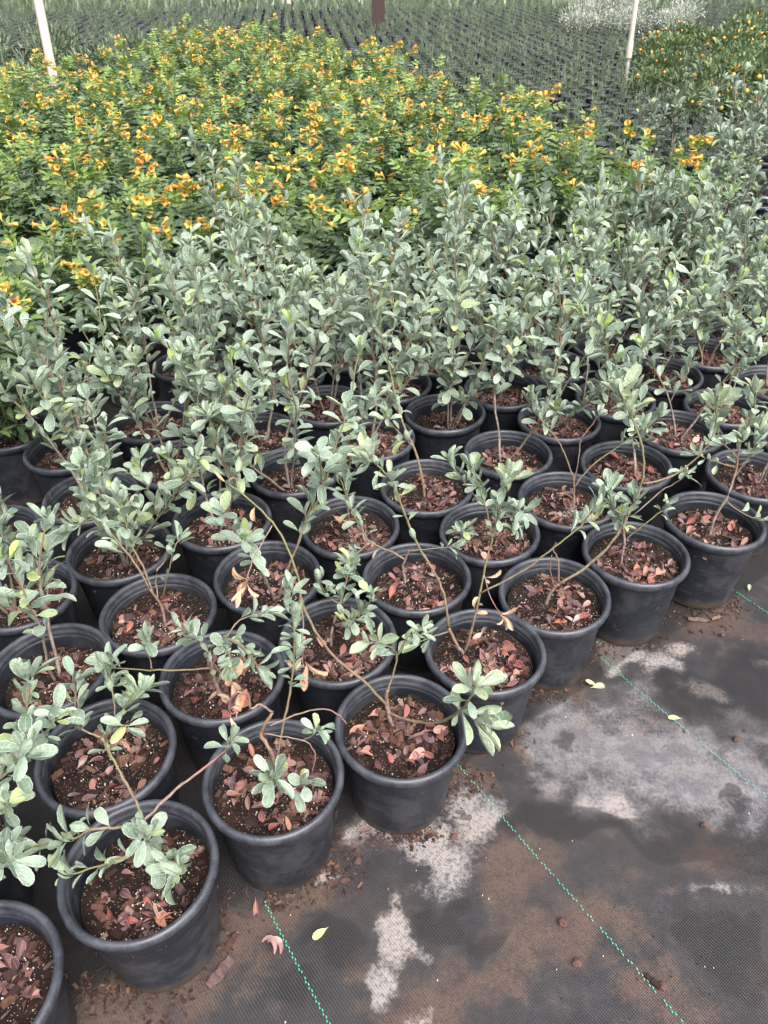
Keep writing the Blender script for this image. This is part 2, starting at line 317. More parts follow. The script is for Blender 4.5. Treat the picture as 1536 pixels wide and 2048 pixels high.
# ------------------------------------------------------------------ ground: one woven weed mat to the horizon
A_ = Vector((.2136, .1672, 0)); B_ = Vector((-.1540, .2325, 0)); O_ = Vector((.0135, 1.0, 0))
def lat(i, j): return O_ + A_*i + B_*j
def ground():
    xs = np.concatenate([np.linspace(-90, -3, 30), np.linspace(-2.8, -.75, 28), np.arange(-.7, 1.75, .0125), np.linspace(1.8, 4, 20), np.linspace(5, 90, 30)])
    ys = np.concatenate([np.linspace(-8, .25, 14), np.arange(.3, 2.3, .0125), np.linspace(2.4, 6, 28), np.linspace(7, 140, 50)])
    X, Y = np.meshgrid(xs, ys); nx, ny = len(xs), len(ys)
    rs = np.random.RandomState(3)
    Z = .0012*np.sin(X*9)*np.cos(Y*7)
    V = np.stack([X, Y, Z], -1).reshape(-1, 3)
    idx = np.arange(nx*ny).reshape(ny, nx)
    Q = np.stack([idx[:-1, :-1], idx[:-1, 1:], idx[1:, 1:], idx[1:, :-1]], -1).reshape(-1, 4)
    me = bpy.data.meshes.new('ground'); me.from_pydata(V.tolist(), [], Q.tolist())
    def vnoise(x, y, sc, sd):
        r_ = np.random.RandomState(sd); T = r_.rand(256, 256)
        u, w = x*sc + 100, y*sc + 100; iu, iw = np.floor(u).astype(int), np.floor(w).astype(int); fu, fw = u-iu, w-iw
        fu = fu*fu*(3-2*fu); fw = fw*fw*(3-2*fw); g_ = lambda a, b: T[a % 256, b % 256]
        return (g_(iu, iw)*(1-fu)+g_(iu+1, iw)*fu)*(1-fw) + (g_(iu, iw+1)*(1-fu)+g_(iu+1, iw+1)*fu)*fw - .5
    def fbm(x, y, sc, sd): return vnoise(x, y, sc, sd) + .5*vnoise(x, y, sc*2.1, sd+1) + .28*vnoise(x, y, sc*4.3, sd+2)
    WX = V[:, 0] + .085*fbm(V[:, 0], V[:, 1], 7, 11) + .035*fbm(V[:, 0], V[:, 1], 24, 15); WY = V[:, 1] + .085*fbm(V[:, 0], V[:, 1], 7, 21) + .035*fbm(V[:, 0], V[:, 1], 24, 25)
    def field(bl):
        f = np.zeros(len(V))
        for px, py, rx, ry, w in bl:
            c = onz(px, py); ex = (onz(px+rx, py)-c).length; ey = (onz(px, py+ry)-onz(px, py-ry)).length/2
            q = ((WX-c.x)/ex)**2 + ((WY-c.y)/ey)**2
            f = np.maximum(f, w*np.exp(-q*.9)) if w > 0 else f + w*np.exp(-q*.9)
        return f
    dust = field([(860, 1715, 120, 60, 1), (960, 1640, 75, 50, 1), (760, 1690, 90, 35, .9), (790, 1870, 46, 50, .95), (845, 1885, 40, 24, .8), (755, 1945, 34, 50, .9), (640, 1790, 50, 20, .8),
                  (1240, 1310, 75, 30, 1), (1330, 1330, 55, 40, .9), (1420, 1375, 50, 40, .75), (1190, 1290, 30, 25, .9), (1370, 1290, 60, 20, .7), (1235, 1600, 50, 45, .8),
                  (840, 2010, 50, 34, .6), (1425, 1785, 34, 22, .6), (1260, 1830, 36, 20, .65), (1100, 1380, 40, 45, .6), (1500, 1330, 50, 25, .55)])
    grey = field([(1290, 1490, 190, 75, 1), (1230, 1590, 80, 60, .9), (1110, 1560, 60, 50, .8), (1150, 1480, 110, 80, .9), (1430, 1550, 150, 50, 1), (1500, 1600, 60, 40, .9), (1490, 1450, 60, 50, .9), (1240, 1400, 120, 50, .7), (930, 1760, 90, 40, .5), (1440, 1780, 80, 30, .5)])
    brown = field([(1220, 1870, 160, 90, 1), (1060, 1735, 90, 80, .95), (980, 1930, 150, 80, .9), (1420, 1690, 130, 60, .75), (1340, 2010, 110, 60, .95), (720, 1690, 80, 60, .8), (1060, 1480, 40, 60, 1), (1100, 1850, 160, 80, .8),
                   (930, 1570, 60, 40, 1), (1160, 1390, 40, 40, 1), (1430, 1240, 110, 50, .9), (860, 2000, 190, 70, .9), (250, 1990, 260, 90, 1), (560, 1830, 130, 70, 1), (640, 1770, 60, 40, 1), (1250, 1260, 70, 30, .9),
                   (480, 1900, 60, 90, .9), (1480, 1260, 90, 60, .7), (860, 1600, 80, 30, 1), (1290, 1760, 120, 50, .6), (700, 1980, 120, 60, .6)])
    wet_shade = field([(1450, 1405, 120, 75, 1.1), (1480, 1330, 70, 50, .8), (1140, 1645, 130, 60, 1), (1340, 1655, 130, 50, 1), (1490, 1690, 90, 60, .9), (930, 1830, 150, 40, .8),
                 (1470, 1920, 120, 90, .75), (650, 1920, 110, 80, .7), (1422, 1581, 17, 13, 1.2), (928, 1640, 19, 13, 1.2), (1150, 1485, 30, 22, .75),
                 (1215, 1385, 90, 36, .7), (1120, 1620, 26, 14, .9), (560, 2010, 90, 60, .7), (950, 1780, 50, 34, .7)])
    front = (V[:, 0]*-.55216 + V[:, 1]*.83375)            # shade between and under the watered pots, painted in as black damp mat
    wet_shade = np.maximum(wet_shade, np.clip((front - .74)/.1, 0, 1)*1.3*(V[:, 1] < 6))
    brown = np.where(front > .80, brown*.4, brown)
    for nm, f in (('grey', grey), ('dust', dust), ('brown', brown), ('wet_shade', wet_shade)):
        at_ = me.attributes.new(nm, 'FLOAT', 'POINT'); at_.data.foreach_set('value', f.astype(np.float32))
    k = NT('weed_mat'); v = k.coord('Object')
    def attr(n_): return k.n('Attribute', attribute_name=n_).outputs['Fac']
    ang = math.atan2(A_.y, A_.x)
    mp = k.n('Mapping'); mp.inputs['Rotation'].default_value = (0, 0, -ang); k.l(v, mp.inputs[0]); mv = mp.outputs[0]
    w1 = k.n('TexWave', wave_type='BANDS', bands_direction='X'); w1.inputs['Scale'].default_value = 62; w1.inputs['Distortion'].default_value = .6; w1.inputs['Detail Scale'].default_value = 20; k.l(mv, w1.inputs[0])
    w2 = k.n('TexWave', wave_type='BANDS', bands_direction='Y'); w2.inputs['Scale'].default_value = 95; w2.inputs['Distortion'].default_value = .6; k.l(mv, w2.inputs[0])
    weave = k.math('ADD', k.math('MULTIPLY', w1.outputs['Fac'], .6), k.math('MULTIPLY', w2.outputs['Fac'], .4))
    big = k.noise(v, 5, 6, .62); med = k.noise(v, 22, 6, .68); fine = k.noise(v, 130, 4, .75); fin2 = k.noise(v, 420, 2, .6)
    edge = k.math('ADD', k.math('MULTIPLY', k.math('SUBTRACT', big, .5), .8), k.math('ADD', k.math('MULTIPLY', k.math('SUBTRACT', med, .5), .75), k.math('MULTIPLY', k.math('SUBTRACT', fine, .5), .55)))
    base = k.mix(k.step(med, .3, .7), (.022, .0205, .0225), (.041, .037, .040))
    base = k.mix(k.step(k.noise(v, 2.6, 6, .7), .42, .62, 0, .55), base, (.046, .037, .034))
    base = k.mix(k.math('MULTIPLY', weave, .5), base, k.mix(1.0, base, (.45, .45, .47), 'MULTIPLY'))
    lb = k.step(k.math('ADD', attr('brown'), edge), .32, .95, 0, .72); lb = k.math('MULTIPLY', lb, k.step(k.math('ADD', fine, k.math('MULTIPLY', weave, .12)), .36, .62, .25, 1))
    c = k.mix(lb, base, k.mix(k.step(fin2, .35, .65), (.072, .042, .029), (.125, .080, .055)))
    ld = k.step(k.math('ADD', attr('dust'), edge), .36, .80, 0, 1); ld = k.math('MULTIPLY', ld, k.step(k.math('SUBTRACT', k.math('ADD', fine, .1), k.math('MULTIPLY', weave, .18)), .34, .58, .35, 1))
    gy = k.step(k.math('ADD', attr('grey'), edge), .28, .85, 0, .95)
    c = k.mix(k.math('MULTIPLY', gy, k.step(k.math('SUBTRACT', k.math('ADD', fine, .1), k.math('MULTIPLY', weave, .2)), .3, .6, .45, 1)), c, k.mix(k.step(med, .4, .65), (.128, .119, .128), (.21, .195, .197)))
    c = k.mix(k.step(k.noise(v, 11, 7, .75), .53, .66, 0, .42), c, (.105, .066, .047))
    c = k.mix(ld, c, k.mix(k.step(big, .4, .62), (.25, .23, .225), (.29, .25, .22)))
    we = k.step(k.math('ADD', k.math('ADD', attr('wet_shade'), k.math('MULTIPLY', edge, .55)), k.math('MULTIPLY', ld, -.12)), .45, .58, 0, 1)  # soaked patches plus the shade painted under the pot block
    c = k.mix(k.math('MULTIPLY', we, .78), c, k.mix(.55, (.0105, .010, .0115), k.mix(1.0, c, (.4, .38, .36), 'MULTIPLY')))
    k.base(c, k.mix(we, (.62,)*3, (.5,)*3), .35)
    k.bump(k.math('ADD', weave, k.math('MULTIPLY', fine, .9)), .55, .0022)
    MAT['weed_mat'] = k.m; me.materials.append(k.m)
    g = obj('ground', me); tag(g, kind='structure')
    # tracer threads woven into the mat: little green stitches, every 0.5 m
    ah = A_.normalized(); bh = B_.normalized()
    p0 = onz(955, 1640); s0 = p0.dot(ah)
    for q in range(-1, 4):
        V = []; Fc = []; rg = random.Random(q+9)
        t0 = -.62; t1 = .735; step = .0062; n = int((t1-t0)/step)
        for m in range(n):
            t = t0+m*step; s = s0+q*.5 + (.0012 if m % 2 else -.0012) + .002*math.sin(t*9)
            if rg.random() < .10: continue
            c0 = ah*s + bh*t; c1 = ah*(s+.0007) + bh*(t+step*.66); o = len(V); wv = ah*.0014
            zz = .0045
            for p, z in ((c0-wv, zz), (c0+wv, zz), (c1+wv, zz), (c1-wv, zz), ((c0+c1)/2-wv*.5, zz+.0012), ((c0+c1)/2+wv*.5, zz+.0012)): V.append((p.x, p.y, z))
            Fc += [(o, o+1, o+5, o+4), (o+4, o+5, o+2, o+3)]
        th = obj('tracer_thread', mesh('tracer_thread', V, Fc, 'green_thread'), g)
ground()

# ------------------------------------------------------------------ big nursery pots
TH = .0035
def pot_meshes():
    rim_r = .1335
    body = [(.0, .004), (.088, .004), (.0975, .0), (.1, .004), (.102, .02), (.1185, .205), (.1195, .214), (.1215, .2145), (.1165, .214), (.1155, .205), (.0985, .02), (.094, .010), (.0, .010)]
    ring = [(.1215, .2125), (.1245, .2115), (.1278, .2165), (.1312, .2215), (.1335, .2285), (.1325, .2345), (.1292, .2392), (.1245, .2402), (.1205, .2375), (.1190, .2318), (.1188, .2255), (.1166, .2238), (.1160, .217), (.1168, .2125), (.1215, .2125)]
    V, Fc, U = lathe(body); b = mesh('pot', V, Fc, 'black_plastic', U)
    V, Fc, U = lathe(ring, 64); r = mesh('rim', V, Fc, 'rim_plastic', U)
    return b, r
POT, RIMM = pot_meshes()
def inner_r(z): return .0985 + (z-.02)/.185*.0165
def soil_h(x, y, seed, z0):
    return z0 + .006*math.sin(x*31+seed) * math.cos(y*27+seed*1.7) + .003*math.sin(x*80+y*63+seed*3)
def soil_mesh(seed, z0):
    V = []; Fc = []; U = []; nr, ns = 9, 36; rr = inner_r(z0)-.001
    V.append((0, 0, soil_h(0, 0, seed, z0))); U.append((0, 0))
    for i in range(1, nr+1):
        for k in range(ns):
            w = 2*math.pi*k/ns; r = rr*i/nr; x, y = r*math.cos(w), r*math.sin(w)
            e = -.003 if i == nr else 0; V.append((x, y, soil_h(x, y, seed, z0)+e)); U.append((x, y))
    for k in range(ns): Fc.append((0, 1+k, 1+(k+1) % ns))
    for i in range(nr-1):
        for k in range(ns):
            a = 1+i*ns; b = a+ns; Fc.append((a+k, b+k, b+(k+1) % ns, a+(k+1) % ns))
    return mesh('soil', V, Fc, 'soil', U)
CUBE = ([(-.5, -.5, 0), (.5, -.5, 0), (.5, .5, 0), (-.5, .5, 0), (-.38, -.36, 1), (.4, -.42, 1), (.36, .4, 1), (-.42, .38, 1)], [(3, 2, 1, 0), (4, 5, 6, 7), (0, 1, 5, 4), (1, 2, 6, 5), (2, 3, 7, 6), (3, 0, 4, 7)], [(0, 0)]*8)
def chip_geo(rg, L):
    M = Matrix.Rotation(rg.uniform(0, 6.28), 4, 'Z') @ Matrix.Rotation(rg.uniform(-.5, .5), 4, 'X') @ Matrix.Rotation(rg.uniform(-.4, .4), 4, 'Y') @ Matrix.Diagonal((L, L*rg.uniform(.25, .6), L*rg.uniform(.12, .3), 1))
    return M
def mulch_mesh(seed, z0, n_chip, n_perl, n_leaf):
    rg = random.Random(seed*13+1); mb = MB(); rr = inner_r(z0)-.010
    def spot():
        for _t in range(4):
            r = rr*math.sqrt(rg.random()); w = rg.uniform(0, 6.28); x, y = r*math.cos(w), r*math.sin(w)
            if math.sin(x*38+seed*5)+math.sin(y*33+seed*3)+.7*math.sin(x*70-y*55) > -.25 or rg.random() < .12: break
        return x, y, soil_h(x, y, seed, z0)
    for _ in range(n_chip):
        x, y, z = spot(); mb.inst(CUBE, Matrix.Translation((x, y, z-.001)) @ chip_geo(rg, rg.choice((.004, .006, .008, .010, .013, .018, .026))), 0)
    for _ in range(n_perl):
        x, y, z = spot(); s = rg.uniform(.0012, .0028); mb.inst(CUBE, Matrix.Translation((x, y, z)) @ Matrix.Rotation(rg.uniform(0, 3), 4, 'Z') @ Matrix.Scale(s, 4), 1)
    for _ in range(n_leaf):
        x, y, z = spot(); d = Vector((rg.uniform(-1, 1), rg.uniform(-1, 1), rg.uniform(-.15, .35)))
        x *= .84; y *= .84; mb.inst(rg.choice(CURL[2:] + SILV[:3]), frame(Vector((x, y, z+.003)), d, Vector((rg.uniform(-.7, .7), rg.uniform(-.7, .7), 1)), rg.uniform(.016, .034)), 2)
    return mb.mesh('mulch', ['chip', 'perlite', 'fallen_leaf'], False)
SOILS = []                                # shared soil variants (mesh, mulch, seed, z0)
for q in range(8):
    z0 = [.186, .195, .2, .19, .198, .193, .183, .201][q]
    SOILS.append((soil_mesh(q*1.3, z0), mulch_mesh(q*1.3, z0, 250 + 40*(q % 3), 130, [30, 56, 64, 36, 70, 50, 38, 52][q]), q*1.3, z0))

ORD = ['first', 'second', 'third', 'fourth', 'fifth', 'sixth', 'seventh', 'eighth', 'ninth', 'tenth', 'eleventh', 'twelfth', 'thirteenth', 'fourteenth', 'fifteenth', 'sixteenth', 'seventeenth', 'eighteenth', 'nineteenth', 'twentieth', 'twenty-first', 'twenty-second', 'twenty-third', 'twenty-fourth', 'twenty-fifth', 'twenty-sixth', 'twenty-seventh', 'twenty-eighth']
POS = {(-3, 0): (-.627, .499), (-2, 0): (-.413, .677), (-2, 1): (-.537, .915), (-1, 0): (-.213, .855), (-1, 1): (-.346, 1.102), (-1, 2): (-.526, 1.300), (-1, 3): (-.676, 1.523), (0, 0): (.027, .973), (0, 1): (-.100, 1.210),
       (0, 2): (-.287, 1.423), (0, 3): (-.438, 1.646), (1, 0): (.214, 1.165), (1, 1): (.080, 1.409), (1, 2): (-.090, 1.616), (1, 3): (-.257, 1.875), (2, 0): (.409, 1.349), (2, 1): (.282, 1.585), (2, 2): (.124, 1.802),
       (2, 3): (-.032, 2.062), (3, 0): (.637, 1.491), (3, 1): (.507, 1.73), (3, 2): (.374, 1.963), (3, 3): (.207, 2.206), (4, 0): (.874, 1.626), (4, 1): (.719, 1.894), (4, 2): (.563, 2.155), (4, 3): (.413, 2.377), (5, 0): (1.07, 1.845), (5, 1): (.928, 2.085)}
def silver_y(x): return 2.98 + .36*x - max(0.0, -.62-x)*1.35
cells = []
for j in range(0, 8):
    for i in range(-6, 16):
        p = Vector((*POS[(i, j)], 0)) if (i, j) in POS else lat(i, j) + Vector((rnd.uniform(-.012, .012), rnd.uniform(-.012, .012), 0))
        if p.y > silver_y(p.x) or (i <= -2 and j >= 5): continue
        px, py = topx((p.x, p.y, RIM)); zc = p.y*.8+1.0
        m = .30*F/zc
        if p.y < .3 or px < -m*.8 or px > 1536+m*.8: continue
        vis = -60 < px < 1596
        cells.append((i, j, p, px, vis))
byrow = {}
for c in cells:
    if c[4]: byrow.setdefault(c[1], []).append(c)
for j in byrow: byrow[j].sort(key=lambda c: c[3])
FRONT = {(-3, 0): 'silver-leaved shrub in the half-hidden black pot cut off by the bottom left corner',
         (-2, 0): 'silver-leaved shrub in the nearest whole black pot, drooping over a low soil level',
         (-1, 0): 'silver-leaved shrub with twisted bare twigs and one leaf rosette in front row black pot',
         (0, 0): 'shrub with a long bare arching branch and pale rosette overhanging its black pot rim',
         (1, 0): 'shrub with tan withered leaves in front row black pot covered with fallen red leaves',
         (2, 0): 'shrub with a thick short trunk forking low in fifth front row black pot',
         (3, 0): 'shrub with a tight silver leaf cluster low over the sixth front row black pot',
         (4, 0): 'bushy pale-leaved shrub in front row black pot standing farthest out at right'}
def cell_label(i, j):
    if (i, j) in FRONT: return FRONT[(i, j)]
    for n, c in enumerate(byrow.get(j, [])):
        if c[0] == i: return 'silver-leaved shrub in black pot, %s row from the walkway, %s along from left edge' % (ORD[j], ORD[n])
    return 'silver-leaved shrub of the %s row, its pot cut off by the %s edge' % (ORD[j], 'left' if i < 2 else 'right')

# ---- hand-traced shrubs: stems as photo points with a distance offset from the pot, then leaf whorls (t, n, size, kind)
s5, s6, s4 = .052, .060, .044
HAND = {
(-2, 0): [((310,1735), [(298,1690,0),(287,1640,0)], 5, 4, [], 'grey_stem'),
  ((287,1640,0), [(265,1590,.02),(240,1545,.04),(218,1503,.06),(205,1478,.06)], 3, 2.4, [(.82,3,.036,'s')], 'green_stem'),
  ((288,1642,0), [(330,1600,.03),(375,1560,.05),(425,1525,.07),(450,1500,.08),(462,1478,.08)], 3.4, 1.6, [(.86,3,.04,'s'),(1,6,.042,'s')], 'red_stem'),
  ((286,1646,0), [(240,1655,-.02),(190,1657,-.03),(150,1675,-.03),(90,1690,-.03),(40,1700,-.02),(-30,1722,0)], 3, 2, [(.18,2,s5,'s'),(.36,5,s5,'s'),(.44,3,s5,'s'),(.58,4,s5,'s'),(.74,5,s5,'s'),(.88,5,s5,'s'),(1,7,s5,'s')], 'green_stem'),
  ((298,1690,0), [(245,1715,-.02),(190,1735,-.03),(140,1748,-.04)], 2.6, 1.6, [(.3,2,s5,'s'),(.6,3,.045,'s'),(1,6,s5,'s')], 'green_stem'),
  ((298,1690,0), [(295,1680,-.03),(290,1668,-.06)], 2.4, 1.6, [(.5,4,s5,'s'),(1,9,s5,'s')], 'green_stem'),
  ((298,1690,0), [(330,1712,-.03),(350,1735,-.06),(352,1745,-.07)], 2.4, 1.4, [(.4,4,s5,'s'),(.75,4,s5,'s'),(1,9,s5,'s',(40,95))], 'green_stem')],
(-1, 0): [((562,1590), [(552,1550,0),(540,1500,0),(522,1467,.01),(545,1425,.02)], 5, 3.4, [], 'grey_stem'),
  ((545,1425,.02), [(520,1410,.01),(500,1417,.0),(498,1392,0),(475,1385,-.01),(458,1405,-.01),(462,1428,-.01),(480,1420,0)], 2.6, 1.6, [(.75,1,.05,'d'),(.9,2,.045,'d'),(1,2,.05,'d')], 'red_stem'),
  ((540,1452,.01), [(590,1430,.02),(648,1418,.02),(675,1428,.01),(692,1447,0)], 1.8, 1.2, [], 'red_stem'),
  ((528,1466,.01), [(575,1475,0),(612,1483,-.01),(632,1510,-.03),(622,1548,-.04)], 1.8, 1.0, [], 'red_stem'),
  ((606,1481,0), [(625,1470,.0),(636,1458,.0)], 1.6, 1.2, [(.7,2,.036,'s'),(1,5,.04,'s')], 'green_stem'),
  ((552,1520,0), [(570,1435,.02),(582,1370,.04),(588,1310,.06),(586,1240,.08),(580,1190,.1)], 2.8, 1.6, [(.5,2,.04,'s'),(.6,3,s4,'s'),(.7,4,s4,'s'),(.8,4,s4,'s'),(.9,4,s4,'s'),(1,7,s5,'s')], 'green_stem'),
  ((556,1570,0), [(550,1562,-.03),(546,1552,-.055)], 3, 2, [(.3,3,s5,'s'),(.7,5,s5,'s'),(1,8,s5,'s')], 'green_stem'),
  ((556,1572,0), [(590,1572,-.03),(610,1566,-.05)], 2.2, 1.6, [(.6,3,.045,'s'),(1,6,.045,'s')], 'green_stem')],
(0, 0): [((787,1455), [(776,1420,0),(773,1400,0),(775,1382,0)], 5.5, 4.2, [], 'grey_stem'),
  ((775,1412,0), [(720,1355,0),(665,1310,.02),(630,1260,.03),(605,1205,.05),(595,1150,.06),(575,1095,.08),(545,1045,.1),(500,1000,.12),(458,968,.14)], 3.8, 1.6, [(.50,1,.05,'d'),(.9,1,.03,'d'),(1,2,.035,'d')], 'green_stem'),
  ((600,1190,.055), [(606,1250,.03),(605,1310,.01),(608,1338,0)], 2, 1.2, [(.8,2,.04,'d'),(1,5,.05,'d',(5,50))], 'red_stem'),
  ((545,1050,.1), [(510,1110,.07),(495,1150,.05),(488,1172,.04)], 1.8, 1.2, [(1,6,.055,'d',(10,60))], 'red_stem'),
  ((776,1424,0), [(810,1438,-.03),(850,1446,-.06),(890,1440,-.09),(925,1418,-.12),(942,1390,-.13),(950,1372,-.13)], 3.8, 2.4, [(.74,2,.05,'c'),(1,8,.062,'c',(30,80))], 'green_stem'),
  ((922,1420,-.12), [(940,1425,-.13),(955,1440,-.14)], 2.4, 1.6, [(.4,3,.062,'c'),(1,8,.066,'c',(20,70))], 'green_stem'),
  ((775,1385,0), [(786,1350,.02),(794,1312,.03),(778,1292,.02),(752,1284,.01)], 2.6, 1.6, [(.55,2,.045,'s'),(1,7,.055,'c',(40,90))], 'green_stem'),
  ((790,1318,.03), [(815,1275,.03),(845,1258,.03)], 2, 1.4, [(1,6,.045,'s',(30,80)),(.7,2,.05,'s')], 'green_stem')],
(1, 0): [((932,1310), [(912,1285,0),(898,1255,0)], 5, 4, [], 'grey_stem'),
  ((898,1255,0), [(893,1215,0),(883,1175,.01),(860,1130,.02),(835,1090,.03),(815,1040,.04),(798,995,.05),(785,965,.05),(762,938,.05),(738,912,.05)], 3.8, 1.8, [(.55,1,.04,'s'),(.74,3,.045,'c'),(.86,5,.055,'c'),(1,8,.055,'c')], 'green_stem'),
  ((930,1305,0), [(945,1255,.01),(956,1205,.03),(967,1150,.05),(982,1085,.07),(996,1035,.08),(1006,1000,.09),(1018,962,.1)], 3.6, 1.8, [(.72,3,s4,'s'),(.8,4,s4,'s'),(.88,5,s5,'s'),(1,9,.055,'c')], 'green_stem'),
  ((996,1035,.08), [(1025,1032,.08),(1045,1022,.08)], 2, 1.4, [(.6,3,s4,'s'),(1,7,s5,'s')], 'green_stem'),
  ((968,1150,.05), [(980,1195,.03),(1004,1230,.02)], 1.8, 1.2, [(.1,2,.035,'d'),(1,4,.052,'d',(10,50))], 'red_stem'),
  ((945,1255,.01), [(950,1225,0),(952,1220,0)], 1.6, 1.2, [(1,3,.045,'d',(120,170))], 'red_stem'),
  ((962,1186,.03), [(1050,1140,.03),(1110,1092,.04),(1150,1062,.05),(1195,1015,.07)], 2.6, 1.4, [(.8,2,.05,'s'),(.9,2,.05,'s'),(1,5,s5,'s')], 'green_stem'),
  ((898,1262,0), [(870,1272,-.01),(835,1285,-.02)], 2.2, 1.4, [(.5,2,.045,'s'),(1,5,.05,'c')], 'green_stem')],
(2, 0): [((1092,1207), [(1103,1183,0),(1120,1166,0)], 6, 4.4, [], 'grey_stem'),
  ((1118,1168,0), [(1116,1120,0),(1106,1098,0),(1112,1085,0)], 2.6, 1.6, [], 'red_stem'),
  ((1110,1178,0), [(1100,1140,-.01),(1104,1110,-.01)], 1.6, 1.2, [], 'red_stem'),
  ((1120,1166,0), [(1170,1136,.01),(1215,1095,.02),(1240,1060,.03),(1256,1025,.04),(1278,985,.05),(1287,945,.06),(1287,905,.07),(1273,858,.08),(1250,808,.09),(1240,785,.09)], 4.2, 2.2, [(.9,5,.06,'c'),(.96,5,.066,'c'),(1,8,.066,'c')], 'green_stem'),
  ((1286,968,.05), [(1345,952,.06),(1398,912,.07),(1428,862,.08),(1432,812,.08)], 2.8, 1.6, [(.68,3,.05,'s'),(.84,4,.055,'c'),(1,9,.06,'c')], 'green_stem')],
(3, 0): [((1242,1126), [(1248,1085,0),(1246,1055,0),(1238,1030,-.01)], 4.4, 3, [(.75,3,.045,'s'),(1,9,s5,'s')], 'grey_stem'),
  ((1246,1055,0), [(1225,1015,.01),(1218,985,.02)], 2.4, 1.6, [(.6,4,s5,'s'),(1,9,s5,'s')], 'green_stem'),
  ((1246,1060,0), [(1262,1020,.03),(1270,1000,.04)], 2.4, 1.6, [(.6,4,s5,'s'),(1,8,s5,'s')], 'green_stem'),
  ((1250,1080,0), [(1290,1047,0),(1338,1012,.01)], 2.2, 1.4, [(.85,3,.036,'s'),(1,6,.042,'s')], 'green_stem'),
  ((1268,1030,.03), [(1320,985,.04),(1360,960,.05),(1376,942,.05)], 2, 1.3, [(.9,3,.05,'s'),(1,4,.045,'s')], 'grey_stem'),
  ((1240,1030,0), [(1190,1045,-.02),(1170,1040,-.03)], 2, 1.4, [(1,4,.05,'c')], 'green_stem')],
(4, 0): [((1420,1072), [(1430,1035,0),(1455,992,0),(1470,950,.02),(1476,910,.03),(1482,880,.03)], 5, 2.4, [(.8,4,.05,'c'),(1,9,.058,'c')], 'grey_stem'),
  ((1468,955,.02), [(1500,910,.03),(1520,855,.05)], 2.6, 1.6, [(.5,4,.05,'c'),(.75,5,.052,'s'),(1,8,.055,'c')], 'green_stem'),
  ((1475,915,.03), [(1442,880,.02),(1430,850,.02)], 2.4, 1.5, [(.5,4,.052,'s'),(1,7,.055,'c')], 'green_stem'),
  ((1470,935,.02), [(1425,922,0),(1390,905,0)], 2.2, 1.4, [(.5,3,.045,'s'),(1,5,.05,'s')], 'green_stem'),
  ((1478,895,.03), [(1505,830,.06),(1512,780,.08)], 2.4, 1.5, [(.4,5,.05,'s'),(.7,5,.05,'s'),(1,8,.055,'c')], 'green_stem'),
  ((1452,1000,0), [(1490,1030,-.02),(1545,1042,-.03)], 2, 1.3, [(.35,1,.05,'s'),(1,5,.045,'s')], 'green_stem')],
(-2, 1): [((222,1515), [(208,1480,0),(202,1472,0)], 4.6, 4, [], 'grey_stem'),
  ((204,1474,0), [(170,1462,0),(152,1445,.01),(151,1400,.03),(150,1365,.05)], 2.6, 1.6, [(.35,4,.045,'s'),(.6,3,s5,'s'),(.8,3,s5,'s'),(1,6,s5,'s')], 'grey_stem'),
  ((204,1474,0), [(232,1440,.02),(258,1405,.03),(285,1375,.05)], 2.8, 1.8, [(.55,4,s5,'s'),(.75,4,s5,'s'),(1,8,s5,'s')], 'green_stem'),
  ((210,1485,0), [(225,1455,-.03),(255,1450,-.04)], 2.4, 1.6, [(.5,3,s4,'s'),(1,5,s5,'s')], 'green_stem'),
  ((232,1440,.02), [(225,1380,.05),(215,1335,.07)], 2.4, 1.5, [(.6,4,s5,'s'),(.85,4,s5,'s'),(1,6,.055,'s')], 'green_stem')],
(-3, 1): [((-110,1690), [(-40,1610,0),(10,1530,.03),(45,1460,.06),(55,1400,.08),(60,1365,.1)], 5, 2, [(.5,4,s5,'s'),(.62,5,s5,'s'),(.75,6,s5,'s'),(.88,7,.055,'s'),(1,10,s6,'s')], 'grey_stem'),
  ((-30,1600,0), [(-5,1620,-.04),(15,1610,-.06)], 3, 2, [(.6,4,s5,'s'),(1,8,s5,'s')], 'green_stem'),
  ((-20,1575,.0), [(20,1540,-.01),(50,1500,-.01)], 3, 2, [(.5,4,s5,'s'),(.8,4,s5,'s'),(1,8,s5,'s')], 'green_stem'),
  ((20,1510,.04), [(70,1490,.05),(110,1440,.06)], 2.4, 1.6, [(.5,4,s5,'s'),(1,8,s5,'s')], 'green_stem')],
(-3, 0): [((-60,1860), [(-40,1790,0),(-10,1745,.0),(10,1700,.01)], 4, 2, [(.7,4,s5,'s'),(1,7,s5,'s')], 'grey_stem'),
  ((-40,1790,0), [(0,1740,-.02),(25,1720,-.03)], 2.4, 1.6, [(1,6,s5,'s')], 'green_stem')],
(-1, 1): [((452,1402), [(432,1370,0),(424,1330,0),(422,1295,.01),(450,1278,.01),(490,1298,-.01),(518,1335,-.03)], 5, 2, [(.5,3,s4,'s'),(.62,5,.04,'s'),(.75,5,s4,'s'),(.87,5,s4,'s'),(1,8,s5,'s')], 'grey_stem'),
  ((425,1335,0), [(370,1341,-.02),(300,1340,-.03),(216,1334,-.03)], 2.6, 1.6, [(.9,2,.05,'s'),(1,8,.05,'s')], 'green_stem'),
  ((305,1340,-.03), [(296,1305,-.02),(292,1285,-.02)], 2, 1.4, [(.5,2,.045,'s'),(1,7,.05,'s')], 'green_stem'),
  ((422,1295,.01), [(398,1282,0),(372,1262,0)], 2.6, 1.8, [(.6,4,.05,'s'),(1,7,.05,'s')], 'grey_stem'),
  ((440,1290,0), [(455,1300,-.05),(465,1330,-.08)], 2.2, 1.4, [(.5,4,.04,'s'),(1,8,.042,'s')], 'green_stem'),
